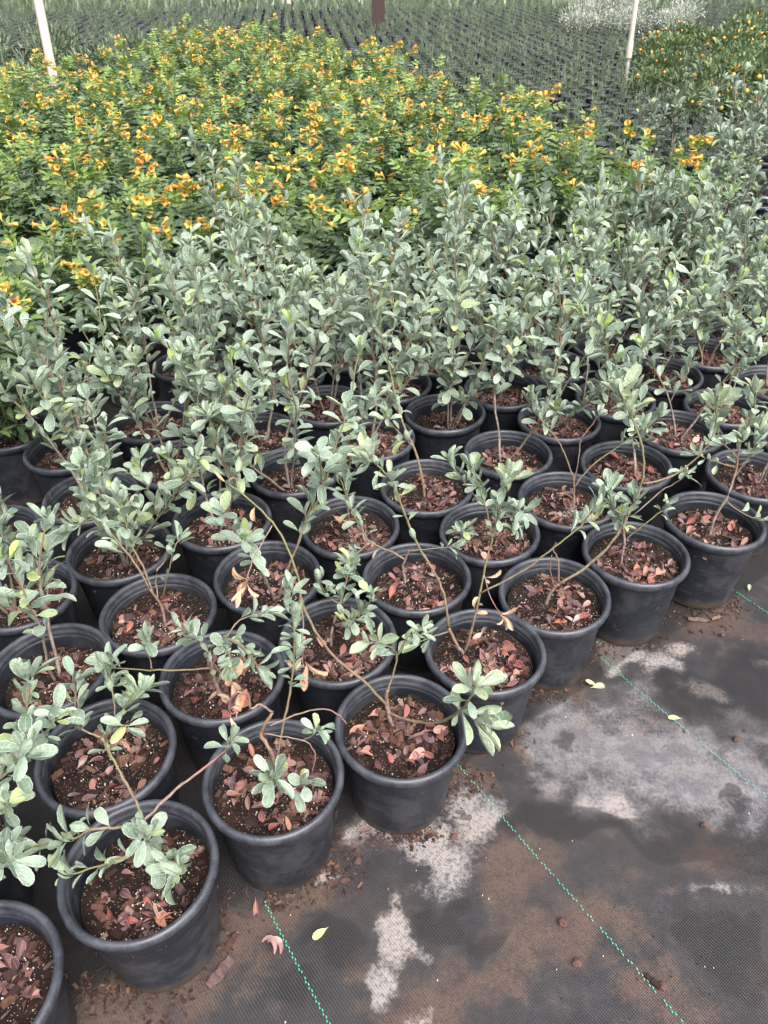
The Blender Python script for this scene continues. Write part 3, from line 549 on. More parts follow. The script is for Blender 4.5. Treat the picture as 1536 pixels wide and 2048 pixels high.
  ((424,1320,0), [(440,1345,-.05),(462,1360,-.08)], 2, 1.2, [(.5,3,.036,'s'),(1,5,.05,'d')], 'red_stem'),
  ((450,1278,.01), [(480,1240,.04),(530,1225,.06)], 2.2, 1.4, [(.6,3,s4,'s'),(1,6,s4,'s')], 'red_stem')],
(-1, 2): [((332,1255), [(322,1212,0),(300,1178,0)], 4.6, 3.4, [], 'grey_stem'),
  ((300,1180,0), [(268,1122,.02),(228,1075,.05),(195,1035,.08),(172,985,.1),(160,940,.12)], 3, 1.8, [(.3,2,.05,'s'),(.42,4,s5,'s'),(.54,5,s5,'s'),(.66,6,.055,'s'),(.78,6,.055,'s'),(.9,6,.055,'s'),(1,9,.058,'s')], 'green_stem'),
  ((305,1185,0), [(285,1130,.03),(262,1090,.06),(250,1040,.09),(232,990,.12)], 2.8, 1.7, [(.5,4,s5,'s'),(.62,5,s5,'s'),(.75,5,s5,'s'),(.88,5,s5,'s'),(1,8,s5,'s')], 'green_stem'),
  ((195,1035,.08), [(160,1045,.06),(140,1060,.05)], 2.2, 1.4, [(.5,4,s5,'s'),(1,8,s5,'s')], 'green_stem'),
  ((318,1205,0), [(312,1150,.01),(330,1120,.02),(338,1085,.03)], 2, 1.4, [(.9,3,s4,'s')], 'grey_stem'),
  ((325,1195,0), [(338,1140,.0),(350,1095,.01),(358,1080,.02)], 2.2, 1.4, [(.45,2,.04,'s'),(1,8,.048,'s')], 'green_stem')],
(0, 1): [((662,1290), [(665,1255,0),(680,1210,.02),(692,1165,.04),(698,1130,.05)], 4, 2, [(.6,4,.04,'s'),(.8,6,s4,'s'),(.92,7,s4,'s'),(1,9,s5,'s')], 'grey_stem'),
  ((668,1250,0), [(700,1240,-.02),(722,1225,-.02)], 2.4, 1.6, [(.4,4,s4,'s'),(.7,5,s5,'s'),(1,9,s5,'s')], 'grey_stem'),
  ((680,1210,.02), [(655,1190,.02),(640,1165,.02)], 2.2, 1.5, [(.5,4,s4,'s'),(1,6,s4,'s')], 'green_stem'),
  ((722,1230,-.02), [(738,1205,-.03),(745,1190,-.03)], 1.8, 1.2, [(1,6,.04,'s')], 'green_stem')],
(1, 1): [((812,1162), [(806,1135,0),(812,1115,0),(818,1100,0)], 4, 2.6, [], 'grey_stem'),
  ((810,1118,0), [(775,1100,.01),(740,1083,.02),(722,1055,.04),(706,1025,.05),(692,990,.06),(676,945,.08),(664,920,.08)], 3, 1.6, [(.25,2,.04,'s'),(.42,3,s4,'s'),(.55,2,s4,'s'),(.68,3,s4,'s'),(.82,3,s5,'s'),(1,8,s5,'s')], 'green_stem'),
  ((818,1102,0), [(860,1097,.01),(905,1095,.02)], 2, 1.2, [(1,4,.04,'s')], 'green_stem'),
  ((740,1083,.02), [(715,1105,.0),(705,1120,-.01)], 2, 1.4, [(.6,5,.04,'s'),(1,11,.045,'s',(30,85))], 'green_stem')],
(2, 1): [((935,1098), [(930,1080,0),(926,1062,0)], 3.6, 2.6, [(.6,4,s4,'s'),(1,11,.05,'s',(25,85))], 'grey_stem'),
  ((985,1085), [(975,1030,.02),(962,985,.04),(948,940,.06)], 3.2, 1.8, [(.6,5,s4,'s'),(.8,6,s5,'s'),(1,10,s5,'s')], 'green_stem'),
  ((970,1015,.03), [(925,960,.05),(900,925,.06)], 2.4, 1.6, [(.6,5,s5,'s'),(1,9,.05,'s')], 'green_stem'),
  ((978,1040,.02), [(1000,1020,.0),(1030,1045,-.02)], 2, 1.4, [(1,7,s4,'s')], 'green_stem')],
(3, 1): [((1146,1022), [(1148,985,0),(1147,955,0)], 4, 3, [], 'grey_stem'),
  ((1147,955,0), [(1132,915,.02),(1115,880,.04),(1078,834,.07),(1060,800,.08)], 2.8, 1.6, [(.6,2,s4,'s'),(.85,4,s4,'s'),(1,8,s5,'s')], 'green_stem'),
  ((1148,965,0), [(1158,915,.01),(1162,880,.02),(1180,855,.03),(1200,828,.04)], 2, 1.2, [(.95,2,.035,'s'),(1,4,.04,'s')], 'red_stem'),
  ((1148,975,0), [(1180,935,.02),(1240,890,.05),(1290,850,.07)], 2.6, 1.5, [(.7,3,s4,'s'),(.85,4,s4,'s'),(1,8,s5,'s')], 'green_stem')],
}

def auto_shrub(rg, root, off, soil_z, tall, dense, lean):
    """irregular upright shrub grown from the pot centre"""
    total = 0; n_main = rg.choice((3, 3, 4)) if dense else rg.choice((1, 2, 2))
    a0 = rg.uniform(0, 6.28)
    base = off + Vector((rg.uniform(-.03, .03), rg.uniform(-.03, .03), soil_z-.01))
    for m in range(n_main):
        az = a0 + m*6.28/n_main + rg.uniform(-.5, .5); tilt = R(rg.uniform(6, 33)); L = tall*rg.uniform(.72, 1.1)
        d = Vector((math.cos(az)*math.sin(tilt), math.sin(az)*math.sin(tilt), math.cos(tilt))) + lean
        P = [base + Vector((math.cos(az)*.006, math.sin(az)*.006, 0))]; p = P[0].copy(); n = max(5, int(L/.04))
        for s in range(n):
            d = (d + Vector((rg.uniform(-.17, .17), rg.uniform(-.17, .17), rg.uniform(-.02, .14)))).normalized(); p = p + d*(L/n); P.append(p)
        P = smooth_path(P, 2)
        nodes = []; t = rg.uniform(.2, .34) if dense else rg.uniform(.4, .55)
        while t < .95:
            nodes.append((t, rg.choice((3, 4, 4, 5)) if dense else rg.choice((2, 3, 3)), rg.uniform(.047, .062), 's')); t += rg.uniform(.032, .045)/L
        tipk = 'y' if rg.random() < .28 else ('c' if rg.random() < .12 else 's')
        nodes.append((1, 5, .05, 's', (30, 75))); nodes.append((1, 4, .038 if tipk == 'y' else .046, tipk, (8, 45)))
        total += add_stem(rg, root, off, P, .0046 - .0006*m, .0015, nodes, rg.choice(('grey_stem', 'grey_stem', 'green_stem')), sides=5)
        for b in range(rg.choice((2, 3, 3)) if dense else rg.choice((1, 2))):
            if total > 285: break
            f = rg.uniform(.28, .8); q, t0 = at(P, f); az2 = rg.uniform(0, 6.28)
            out = Vector((math.cos(az2), math.sin(az2), .35)); d2 = (t0*.75 + out*.75).normalized(); L2 = tall*rg.uniform(.2, .42)
            Q = [q]; n2 = max(3, int(L2/.04)); qq = q.copy()
            for s in range(n2):
                d2 = (d2 + Vector((rg.uniform(-.15, .15), rg.uniform(-.15, .15), rg.uniform(.0, .2)))).normalized(); qq = qq + d2*(L2/n2); Q.append(qq)
            Q = smooth_path(Q, 2); nd = []; t = .25
            while t < .92: nd.append((t, rg.choice((3, 4, 4)), rg.uniform(.048, .062), 's')); t += rg.uniform(.034, .05)/L2
            nd.append((1, 6, .047, 's', (22, 75)))
            if rg.random() < .2: nd.append((1, 4, .034, 'y', (5, 40)))
            total += add_stem(rg, root, off, Q, .0026, .0013, nd, rg.choice(('green_stem', 'grey_stem')), sides=5)

fallen_total = 0
DENSE_FALL = {(-2, 0): 10, (-1, 0): 24, (0, 0): 22, (1, 0): 32, (2, 0): 26, (3, 0): 22, (4, 0): 16, (-3, 0): 7, (-2, 1): 9, (-1, 1): 16, (0, 1): 14, (1, 1): 16, (2, 1): 12, (3, 1): 14, (4, 1): 8, (-1, 2): 4, (1, 2): 6, (2, 2): 8, (0, 2): 4, (-3, 1): 4, (3, 2): 8, (4, 2): 5, (5, 1): 8}
POTPHRASE = {(-3, 0): 'the pot cut by the bottom left corner', (-2, 0): 'the nearest whole pot', (-1, 0): 'the front pot with twisted bare twigs', (0, 0): 'the pot under the long arching branch',
             (1, 0): 'the front pot with tan withered leaves', (2, 0): 'the fifth front row pot', (3, 0): 'the sixth front row pot', (4, 0): 'the farthest front pot at right'}
def pot_phrase(i, j):
    if (i, j) in POTPHRASE: return POTPHRASE[(i, j)]
    for n, c in enumerate(byrow.get(j, [])):
        if c[0] == i: return 'the %s row pot, %s along from left' % (ORD[j], ORD[n])
    return 'a pot of the %s row' % ORD[j]
for (i, j, p, px, vis) in cells:
    rg = random.Random(i*101 + j*977 + 5)
    q = {(-2, 0): 6, (-1, 0): 2, (0, 0): 5, (1, 0): 4, (2, 0): 1, (3, 0): 7, (4, 0): 3}.get((i, j), rg.randrange(8))
    sm, mm, seed, z0 = SOILS[q]
    root = thing('potted_shrub', p, cell_label(i, j), 'potted shrub', 'silver-leaved shrubs in black pots')
    tilt = Matrix.Rotation(R(rg.uniform(-1.6, 1.6)), 4, 'X') @ Matrix.Rotation(R(rg.uniform(-1.6, 1.6)), 4, 'Y') @ Matrix.Rotation(rg.uniform(0, 6.28), 4, 'Z')
    ov = rg.uniform(-.012, .012); pt = obj('pot', POT, root, tilt @ Matrix.Diagonal((1+ov, 1-ov, 1, 1))); obj('rim', RIMM, pt)
    so = obj('soil', sm, root); mu = obj('mulch', mm, so); tag(mu, kind='stuff')
    mu.rotation_euler.z = 0
    SLIM[0] = .98 if (i, j) in HAND else 1.0
    if (i, j) in HAND:
        for st in HAND[(i, j)]:
            r_, pts, r0, r1, nodes, mt = st
            if len(r_) == 2:
                P0 = onz(r_[0], r_[1], z0); y0 = P0.y; P = [P0 - Vector((0, 0, .008))]
                if nodes is HAND[(i, j)][0][4] or 'ybase' not in root: root['ybase'] = y0
            else: P = [ony(r_[0], r_[1], root['ybase'] + r_[2])]
            y0 = root['ybase']
            P += [ony(a, b, y0 + c) for a, b, c in pts]
            P = smooth_path(P, 4)
            rg2 = random.Random(int(r_[0]*7 + r_[1]*3))
            P = [v + Vector((rg2.uniform(-1, 1), rg2.uniform(-1, 1), rg2.uniform(-1, 1)))*.0012 for v in P]
            leafy = [n_ for n_ in nodes if n_[3] in 'sc']
            nodes = list(nodes) + [((n1_[0]+n2_[0])/2, 3, n1_[2]*.92, 's') for n1_, n2_ in zip(leafy, leafy[1:]) if n2_[0]-n1_[0] > .05]
            if len(leafy) == 1 and leafy[0][0] == 1: nodes.append((.86, 3, leafy[0][2]*.9, leafy[0][3]))
            add_stem(rg2, root, p, P, r0/1000*.82, r1/1000*.85, nodes, mt)
        del root['ybase']
    else:
        dense = (j >= 3 and not (i < -1 and j == 3)) or (j == 2 and i > 3) or i < -3
        tall = (.36 + .055*min(j, 4) - .012*max(i-4, 0) + rg.uniform(-.06, .08)) if j >= 1 else .42
        if (i, j) == (2, 6): tall = .78
        if p.x < -.85: tall *= .58
        auto_shrub(rg, root, p, z0, tall, dense, Vector((rg.uniform(-.12, .12), rg.uniform(-.08, .12), 0)))
    # fallen leaves one by one
    rr = inner_r(z0)-.026
    for _ in range(DENSE_FALL.get((i, j), 0)):
        if fallen_total >= 295: break
        fallen_total += 1
        rad = rr*math.sqrt(rg.uniform(.06, 1)); w = rg.uniform(0, 6.28) if rg.random() < .45 else rg.gauss(-.9, .8)
        x, y = rad*math.cos(w), rad*math.sin(w)
        word, fms = FALL[rg.choices(range(8), (6, 5, 2, 2, 5, 5, 2, 1))[0]]; fm = fms[rg.randrange(3)]
        d = Vector((rg.uniform(-1, 1), rg.uniform(-1, 1), rg.uniform(-.1, .3)))
        sz = rg.uniform(.026, .044); M = frame(p + Vector((x, y, soil_h(x, y, seed, z0)+rg.uniform(.004, .012))) - d.normalized()*sz*.5, d, Vector((rg.uniform(-.8, .8), rg.uniform(-.8, .8), 1)), sz)
        o = obj('fallen_leaf', fm, None, M); ph = pot_phrase(i, j)
        tag(o, word + ' dry leaf inside ' + ph, 'fallen leaf', word + ' dry leaves inside ' + ph)
print('silver done', len(bpy.data.objects), fallen_total)

# ------------------------------------------------------------------ orange trumpet bushes
def leaflet_leaf(rg, n=3):
    mb = MB(); mb_rows = [(0, .03), (.3, .5), (.65, .40), (1, .02)]
    for k in range(n):
        y = .18 + .52*k/max(n-1, 1)
        for s in (-1, 1):
            a = R(rg.uniform(48, 66))*s; M = frame(Vector((0, y, -.1*y*y)), Vector((math.sin(a), math.cos(a), rg.uniform(-.35, .05))), Vector((rg.uniform(-.3, .3), 0, 1)), rg.uniform(.36, .46))
            mb.inst(blade(mb_rows, .40, -.5, .2, cols=2), M)
    mb.inst(blade(mb_rows, .36, -.5, .2, cols=2), frame(Vector((0, .68, -.06)), Vector((0, 1, -.25)), Vector((0, 0, 1)), .48))
    return mb.V, mb.F, mb.U
rgl = random.Random(21)
TLEAF = [leaflet_leaf(rgl) for _ in range(4)]
TLM = lmeshes(TLEAF, 'green_leaflet'); TYM = lmeshes(TLEAF, 'lime_leaflet')
def trumpet(open_=1.0):
    V = []; Fc = []; U = []; rings = [(0, .07), (.3, .085), (.7, .17), (.95, .22), (1.02, .42*open_)]; n = 10
    for q, (y, r) in enumerate(rings):
        for k in range(n):
            w = 2*math.pi*k/n; rr = r*(1.0 if q < 4 else (1.12 if k % 2 == 0 else .78)); V.append((rr*math.cos(w), y, rr*math.sin(w))); U.append((k/n, y/1.02))
    for q in range(len(rings)-1):
        for k in range(n): Fc.append((q*n+k, (q+1)*n+k, (q+1)*n+(k+1) % n, q*n+(k+1) % n))
    return V, Fc, U
def trumpet_small():
    V = []; Fc = []; U = []; rings = [(0, .07), (.6, .15), (.95, .22), (1.03, .40)]; n = 6
    for q, (y, r) in enumerate(rings):
        for k in range(n):
            w = 2*math.pi*k/n; V.append((r*math.cos(w), y + (.04 if q == 3 and k % 2 else 0), r*math.sin(w))); U.append((k/n, y/1.02))
    for q in range(3):
        for k in range(n): Fc.append((q*n+k, (q+1)*n+k, (q+1)*n+(k+1) % n, q*n+(k+1) % n))
    return V, Fc, U
TRU = [trumpet_small(), trumpet(.9)[:3]]
FLM = [mesh('flower', *trumpet_small()[:2], 'flower', trumpet_small()[2]), mesh('flower', *trumpet(1)[:2], 'flower', trumpet(1)[2]), mesh('flower', *trumpet(.6)[:2], 'flower', trumpet(.6)[2])]
def tecoma_plan(rg, h, nstem, bloom):
    """stems (paths), leaves (M, young), clusters [[M,...],...] in local coordinates"""
    stems = []; leaves = []; clusters = []
    for s in range(nstem):
        az = rg.uniform(0, 6.28); tilt = R(rg.uniform(4, 34)); L = h*rg.uniform(.6, 1.15)
        d = Vector((math.cos(az)*math.sin(tilt), math.sin(az)*math.sin(tilt), math.cos(tilt))); p = Vector((rg.uniform(-.03, .03), rg.uniform(-.03, .03), .19)); P = [p.copy()]
        for k in range(7):
            d = (d + Vector((rg.uniform(-.12, .12), rg.uniform(-.12, .12), .08))).normalized(); p = p + d*(L/7); P.append(p.copy())
        P = smooth_path(P, 2); stems.append(P); t = .2; tw = rg.uniform(0, 6.28)
        while t < .97:
            q, tt = at(P, t); a = tt.orthogonal().normalized(); b = tt.cross(a); tw += 1.57+rg.uniform(-.3, .3)
            for sgn in (0, math.pi):
                rad = a*math.cos(tw+sgn) + b*math.sin(tw+sgn); al = R(rg.uniform(45, 85) - 25*t); dd = tt*math.cos(al) + rad*math.sin(al)
                leaves.append((frame(q, dd, tt + Vector((rg.uniform(-.3, .3), rg.uniform(-.3, .3), .6)), rg.uniform(.105, .15)*(1.0 if t < .75 else .8)), t > .88 and rg.random() < .45))
            t += rg.uniform(.05, .075)/L
        q, tt = at(P, 1.0)
        for k in range(3): leaves.append((frame(q, tt + Vector((rg.uniform(-.7, .7), rg.uniform(-.7, .7), .3)), Vector((0, 0, 1)), rg.uniform(.06, .09)), True))
        if rg.random() < bloom:
            c = []; top = q + tt*.03 + Vector((0, 0, .03))
            for k in range(rg.choice((2, 3, 4, 5, 7))):
                w = rg.uniform(0, 6.28); dd = Vector((math.cos(w), math.sin(w), rg.uniform(-.7, .6)))
                c.append(frame(top + dd*rg.uniform(.006, .02) + Vector((0, 0, rg.uniform(-.03, .02))), dd, Vector((0, 0, 1)), rg.uniform(.027, .040)))
            clusters.append(c)
    return stems, leaves, clusters
def pick(M): return int(abs(M[0][3]*7919+M[1][3]*104729)*1000)
def tecoma_detail(plan, loc, label, group, rz):
    stems, leaves, clusters = plan
    root = thing('flowering_bush', loc, label, 'flowering bush', group, rz)
    pt = obj('pot', POT, root); obj('rim', RIMM, pt); so = obj('soil', SOILS[3][0], root); tag(obj('mulch', SOILS[3][1], so), kind='stuff')
    for P in stems: V, Fc, U = tube(P, .004, .0018, 5); obj('stem', mesh('stem', V, Fc, 'herb_stem', U), root)
    for M, y in leaves: obj('leaf', (TYM if y else TLM)[pick(M) % 4], root, M)
    for c in clusters:
        for M in c: obj('flower', FLM[pick(M) % 3], root, M)
    return root
def tecoma_far_meshes(plan):
    stems, leaves, clusters = plan; mb = MB()
    for P in stems: mb.add(*tube(P[::3], .004, .0018, 4, cap=False), 2)
    for M, y in leaves: mb.inst(TLEAF[pick(M) % 4], M, 1 if y else 0)
    cl = []
    for c in clusters:
        m2 = MB()
        for M in c: m2.inst(TRU[0], M)
        cl.append(m2.mesh('flower_cluster', ['flower']))
    return mb.mesh('foliage', ['green_leaflet', 'lime_leaflet', 'herb_stem']), cl
rgt = random.Random(77)
PLANS = [tecoma_plan(rgt, rgt.uniform(.33, .56), rgt.choice((7, 8, 10)), b_) for b_ in (.85, .3, .7, .12, .5, .4)]
FARM = [tecoma_far_meshes(pl) for pl in PLANS]
tec = []
EDGE = [(2.0, 1.2), (3.5, 1.7), (3.9, 1.75), (4.45, 1.3), (5.55, .98), (7.0, .45), (8.9, -.4), (10.9, -1.7), (11.4, -2.6)]
def edge_x(y):
    return float(np.interp(y, [e[0] for e in EDGE], [e[1] for e in EDGE]))
def in_tecoma(p, m=0.0):
    return p.y > silver_y(p.x) + .1 and p.y < 11.2 and p.x < edge_x(p.y) + m and (p.x+3.2+m) - (p.y-6.2)*.38 > 0
for jj in range(0, 26):
    for ii in range(-14, 16):
        p = lat(ii*1.36 + (.6 if jj % 2 else 0), 6.0 + (jj-6)*1.36) + Vector((rgt.uniform(-.04, .04), rgt.uniform(-.04, .04), 0))
        if not in_tecoma(p, -.1): continue
        px, py = topx((p.x, p.y, .55)); pxb, pyb = topx((p.x, p.y, .9))
        if px < -180 or px > 1700 or pyb > 2000: continue
        tec.append((p, px, jj, ii))
rk = sorted({t_[2] for t_ in tec}); tec = [(a_, b_, rk.index(c_), d_) for a_, b_, c_, d_ in tec]
ORDX = ORD
RANK = {}
for t_ in tec: RANK.setdefault(t_[2], []).append(t_)
for jj, L in RANK.items():
    L.sort(key=lambda t_: t_[1])
    for n, (p, px, _, ii) in enumerate(L):
        near = p.length < 4.3; q = rgt.randrange(6); rz = rgt.uniform(0, 6.28)
        lab = 'orange trumpet bush in the %s rank behind the silver shrubs, %s from the left' % (ORDX[jj], ORDX[n])
        grp = 'orange trumpet bushes'
        if near: tecoma_detail(tecoma_plan(rgt, rgt.uniform(.36, .52), rgt.choice((7, 8, 9)), rgt.choice((.35, .55, .7))), p, lab, grp, rz)
        else:
            root = thing('flowering_bush', p, lab, 'flowering bush', grp, rz)
            fm, cl = FARM[q]; pt = obj('pot', POT, root); obj('soil', SOILS[3][0], root)
            obj('foliage', fm, root)
            for c in cl: tag(obj('flower_cluster', c, root), kind='stuff')
print('tecoma', len(tec), len(bpy.data.objects))

# ------------------------------------------------------------------ far bed of small pots
def small_pot_geo(seg=12):
    return lathe([(.0, .004), (.052, .0), (.066, .128), (.073, .130), (.074, .142), (.068, .144), (.066, .132), (.0, .126)], seg)
def sprig_geo(rg, n=8, h=.175, w=.0042):
    mb = MB()
    for s in range(n):
        az = rg.uniform(0, 6.28); til = R(rg.uniform(2, 26)); d = Vector((math.cos(az)*math.sin(til), math.sin(az)*math.sin(til), math.cos(til)))
        L = h*rg.uniform(.55, 1.15); b = Vector((rg.uniform(-.03, .03), rg.uniform(-.03, .03), .125)); t = .15
        while t < 1.02:
            p = b + d*(L*t)
            for s2 in range(2):
                a2 = rg.uniform(0, 6.28); o = Vector((math.cos(a2), math.sin(a2), 1.0)); ln = rg.uniform(.018, .034)
                o = (o + d).normalized(); x = o.orthogonal().normalized()*w
                mb.add([tuple(p-x*.6), tuple(p+x*.6), tuple(p+o*ln+x*.3), tuple(p+o*ln-x*.3)], [(0, 1, 2, 3)], [(.3, 0), (.7, 0), (.6, 1), (.4, 1)])
            t += .13
    return mb.V, mb.F, mb.U
rgs = random.Random(5)
SPG = [sprig_geo(rgs) for _ in range(5)]; SPM = [mesh('foliage', g[0], g[1], 'rosemary_leaf', g[2], False) for g in SPG]
pg = small_pot_geo(); SPOT = mesh('pot', pg[0], pg[1], 'rim_plastic', pg[2])
small = []; sp = .22
ah = A_.normalized(); bh = B_.normalized()
for u in range(-120, 130):
    for v in range(0, 150):
        p = Vector((0, 3.2, 0)) + ah*(u*sp + (sp/2 if v % 2 else 0)) + bh*((v-50)*sp*.9)
        if p.y < 4.2 or p.y > 21: continue
        zc = p.y*.8 + .9
        px, py = topx((p.x, p.y, .15))
        if px < -80 or px > 1620: continue
        d = p - O_; i = d.dot(ah)/.271; j = d.dot(bh)/.279
        if in_tecoma(p, .22): continue
        if p.y < 3.3 + .36*p.x: continue
        if (p.x+3.1) - (p.y-6.2)*.38 < 0 and p.y < 13: continue
        if p.x > 2.75 + max(0, p.y-9)*.3 and p.y < 14.5: continue
        small.append(((p.y**2+p.x**2), p + Vector((rgs.uniform(-.022, .022), rgs.uniform(-.022, .022), 0))))
small.sort(key=lambda a: a[0])
n_small = 0
SKIP = [(onz(1247, 190).x, onz(1247, 190).y)]
hidden = []
for _, p in small:
    if any((p.x-a)**2 + (p.y-b)**2 < .01 for a, b in SKIP): continue
    px, py = topx((p.x, p.y, .2))
    vis = 0 < px < 1536 and py > 0 and px > 520 + (py-20)*2.4 and py < 300
    if vis and n_small < 298:
        n_small += 1
        r = thing('potted_seedling', p, 'small feathery green seedling in a small black pot of the far bed', 'potted seedling', 'seedlings in small black pots of the far bed', rgs.uniform(0, 6.28))
        obj('pot', SPOT, r); obj('foliage', SPM[rgs.randrange(5)], r)
    elif n_small >= 298: hidden.append(p)
    elif py < 330: hidden.append(p)
def stuff_tiles(name, pts, label):
    Vs = []; Qs = []; U = []; I = []; o = 0
    pv = np.array(pg[0]); pf = np.array(pg[1]); pu = np.array(pg[2])
    G = [(np.array(g[0]), np.array(g[1]), np.array(g[2])) for g in SPG]
    for k, p in enumerate(pts):
        a = rgs.uniform(0, 6.28); c, s = math.cos(a), math.sin(a); Rm = np.array([[c, -s, 0], [s, c, 0], [0, 0, 1]]); sc = rgs.uniform(.75, 1.1)
        for (v, f, u, mi) in ((pv, pf, pu, 0), (*G[k % 5], 1)):
            Vs.append((v*(sc if mi else 1)) @ Rm.T + np.array(p)); Qs.append(f+o); U.append(u); I.append(np.full(len(f), mi)); o += len(v)
    V = np.concatenate(Vs).astype(np.float32); Q = np.concatenate(Qs).astype(np.int32); U = np.concatenate(U).astype(np.float32); I = np.concatenate(I).astype(np.int32)
    me = bpy.data.meshes.new(name); me.vertices.add(len(V)); me.vertices.foreach_set('co', V.ravel()); me.loops.add(Q.size); me.loops.foreach_set('vertex_index', Q.ravel())
    me.polygons.add(len(Q)); me.polygons.foreach_set('loop_start', np.arange(0, Q.size, 4, dtype=np.int32)); me.polygons.foreach_set('material_index', I)
    ul = me.uv_layers.new(name='UVMap'); ul.data.foreach_set('uv', U[Q.ravel()].ravel()); me.materials.append(MAT['rim_plastic']); me.materials.append(MAT['rosemary_leaf']); me.update(calc_edges=True)
    return tag(obj(name, me), label, 'seedling bed', None, 'stuff')
stuff_tiles('seedling_bed', hidden, 'farther part of the bed of small green seedlings in black pots')
print('small', n_small, len(hidden))

# ------------------------------------------------------------------ bushes at the back
def bush_mesh(rg, rad, h, n, proto, size, mat, extra=None):
    """leaf clumps spread through an uneven crown; extra=(n, geo, size, material) for blooms on top"""
    mb = MB(); lob = [(Vector((rg.uniform(-.55, .55)*rad, rg.uniform(-.55, .55)*rad, h*rg.uniform(.45, .8))), rg.uniform(.45, .75)) for _ in range(6)]
    def spot():
        c, s = rg.choice(lob); v = Vector((rg.gauss(0, 1), rg.gauss(0, 1), rg.gauss(0, 1))).normalized()*(rg.random()**.4); return c + Vector((v.x*rad*s, v.y*rad*s, v.z*h*.38*s)), v
    for _ in range(n):
        p, v = spot(); d = v + Vector((rg.uniform(-.6, .6), rg.uniform(-.6, .6), rg.uniform(0, .9)))
        mb.inst(rg.choice(proto), frame(p, d, Vector((rg.uniform(-.5, .5), rg.uniform(-.5, .5), 1)), size*rg.uniform(.6, 1.2)), 0)
    mats = [mat]
    if extra:
        mats.append(extra[3])
        for _ in range(extra[0]):
            p, v = spot(); p = p + Vector((0, 0, h*.12)); mb.inst(extra[1], Matrix.Translation(p) @ Matrix.Rotation(rg.uniform(0, 3), 4, 'X') @ Matrix.Scale(extra[2], 4), 1)
    for _ in range(4):
        c, s = rg.choice(lob); mb.add(*tube([Vector((0, 0, 0)), c*.5, c], .008, .004, 4, cap=False), 0)
    return mb.mesh('foliage', mats)
simple = [blade([(0, .05), (.35, .45), (.7, .4), (1, .03)], .5, b, .3, cols=2) for b in (-.6, .3)]
narrow = [blade([(0, .1), (.4, .5), (1, .04)], .22, b, .3, cols=2) for b in (-.5, .3)]
rgb_ = random.Random(31)
DOT = (CUBE[0], CUBE[1], CUBE[2])
WB = [bush_mesh(rgb_, .5, .6, 1100, narrow, .075, 'white_leaf') for _ in range(2)]
LB = [bush_mesh(rgb_, .42, .48, 900, simple, .07, 'bright_leaf', (13, DOT, .03, 'lantana_bloom')) for _ in range(3)]
SG = [bush_mesh(rgb_, .42, .5, 800, narrow, .10, 'sage_leaf') for _ in range(2)]
DK = [bush_mesh(rgb_, .9, 1.0, 1300, simple, .13, 'dark_leaf') for _ in range(2)]
def bushes(name, meshes, spots, label, cat, group):
    for n, (x, y, s) in enumerate(spots):
        od = sorted(range(len(spots)), key=lambda q_: topx((spots[q_][0], spots[q_][1], .4))[0]).index(n)
        lab = label % ORD[od] if '%s' in label else label
        r = thing(name, Vector((x, y, 0)), lab, cat, group, rgb_.uniform(0, 6.28)); o = obj('foliage', meshes[n % len(meshes)], r); o.scale = (s, s, s*rgb_.uniform(.9, 1.1))
bushes('white_leaved_bush', WB, [(3.2, 14.4, .85), (3.8, 14.0, .85), (4.5, 14.6, .9), (3.5, 15.6, .9), (4.3, 16.0, .9), (5.1, 15.6, .9)], 'white-leaved bush at the top right, %s from the left of its clump', 'bush', 'white-leaved bushes at the back')
bushes('lantana_bush', LB, [(2.9, 7.6, .85), (3.4, 7.2, .9), (3.9, 7.6, 1), (3.3, 8.3, 1), (4.0, 8.6, 1), (4.7, 8.2, 1), (3.6, 9.2, 1), (4.3, 9.6, 1), (5.0, 9.2, 1), (5.2, 10.3, 1), (4.6, 10.6, 1), (3.9, 10.3, .9), (2.95, 9.0, .75), (3.1, 9.8, .8), (3.3, 10.8, .85), (3.7, 11.4, .9), (4.4, 11.5, 1), (4.3, 12.6, .9), (5.0, 12.2, 1), (5.8, 11.6, 1), (6.3, 12.9, 1), (5.5, 13.3, 1), (6.9, 13.9, 1), (6.1, 10.6, 1)],
       'bright green bush with small orange blooms at the upper right, %s from its left', 'flowering bush', 'orange-dotted green bushes at the back')
bushes('sage_bush', SG, [(-3.25, 6.5, .9), (-3.9, 7.0, 1), (-3.3, 7.3, 1), (-3.1, 8.0, 1), (-4.1, 8.2, 1), (-4.5, 8.8, 1.1), (-4.4, 9.7, 1.1), (-5.0, 10.1, 1.1), (-3.5, 9.0, 1), (-4.6, 9.4, 1), (-3.0, 9.7, 1), (-3.9, 10.4, 1), (-4.9, 10.9, 1), (-3.2, 11.0, 1), (-5.6, 12, 1), (-4.3, 12.2, 1)],
       'grey-green bush behind the trumpet bushes at top left, %s from the left', 'bush', 'grey-green bushes at the back')
bushes('dark_bush', DK, [(7.0, 14.5, .9), (8.3, 15.2, 1), (9.6, 15.8, 1)], 'dark green hedge bush at the top right corner, %s from the left', 'bush', 'dark bushes at the top right')
# ragged grassy green beyond the seedlings
def far_green():
    mb = MB(); rg = random.Random(8)
    for _ in range(5200):
        y = rg.uniform(19, 32); x = rg.uniform(-12, 12)*(y/22); h = rg.uniform(.15, .4)
        d = Vector((rg.uniform(-.4, .4), rg.uniform(-.4, .4), 1)); mb.inst(narrow[_ % 2], frame(Vector((x, y, .02)), d, Vector((0, -1, .2)), h, 1.2))
    return tag(obj('grass', mb.mesh('grass', ['rosemary_leaf'])), 'ragged grey-green planting at the far top edge', 'planting', None, 'stuff')
far_green()

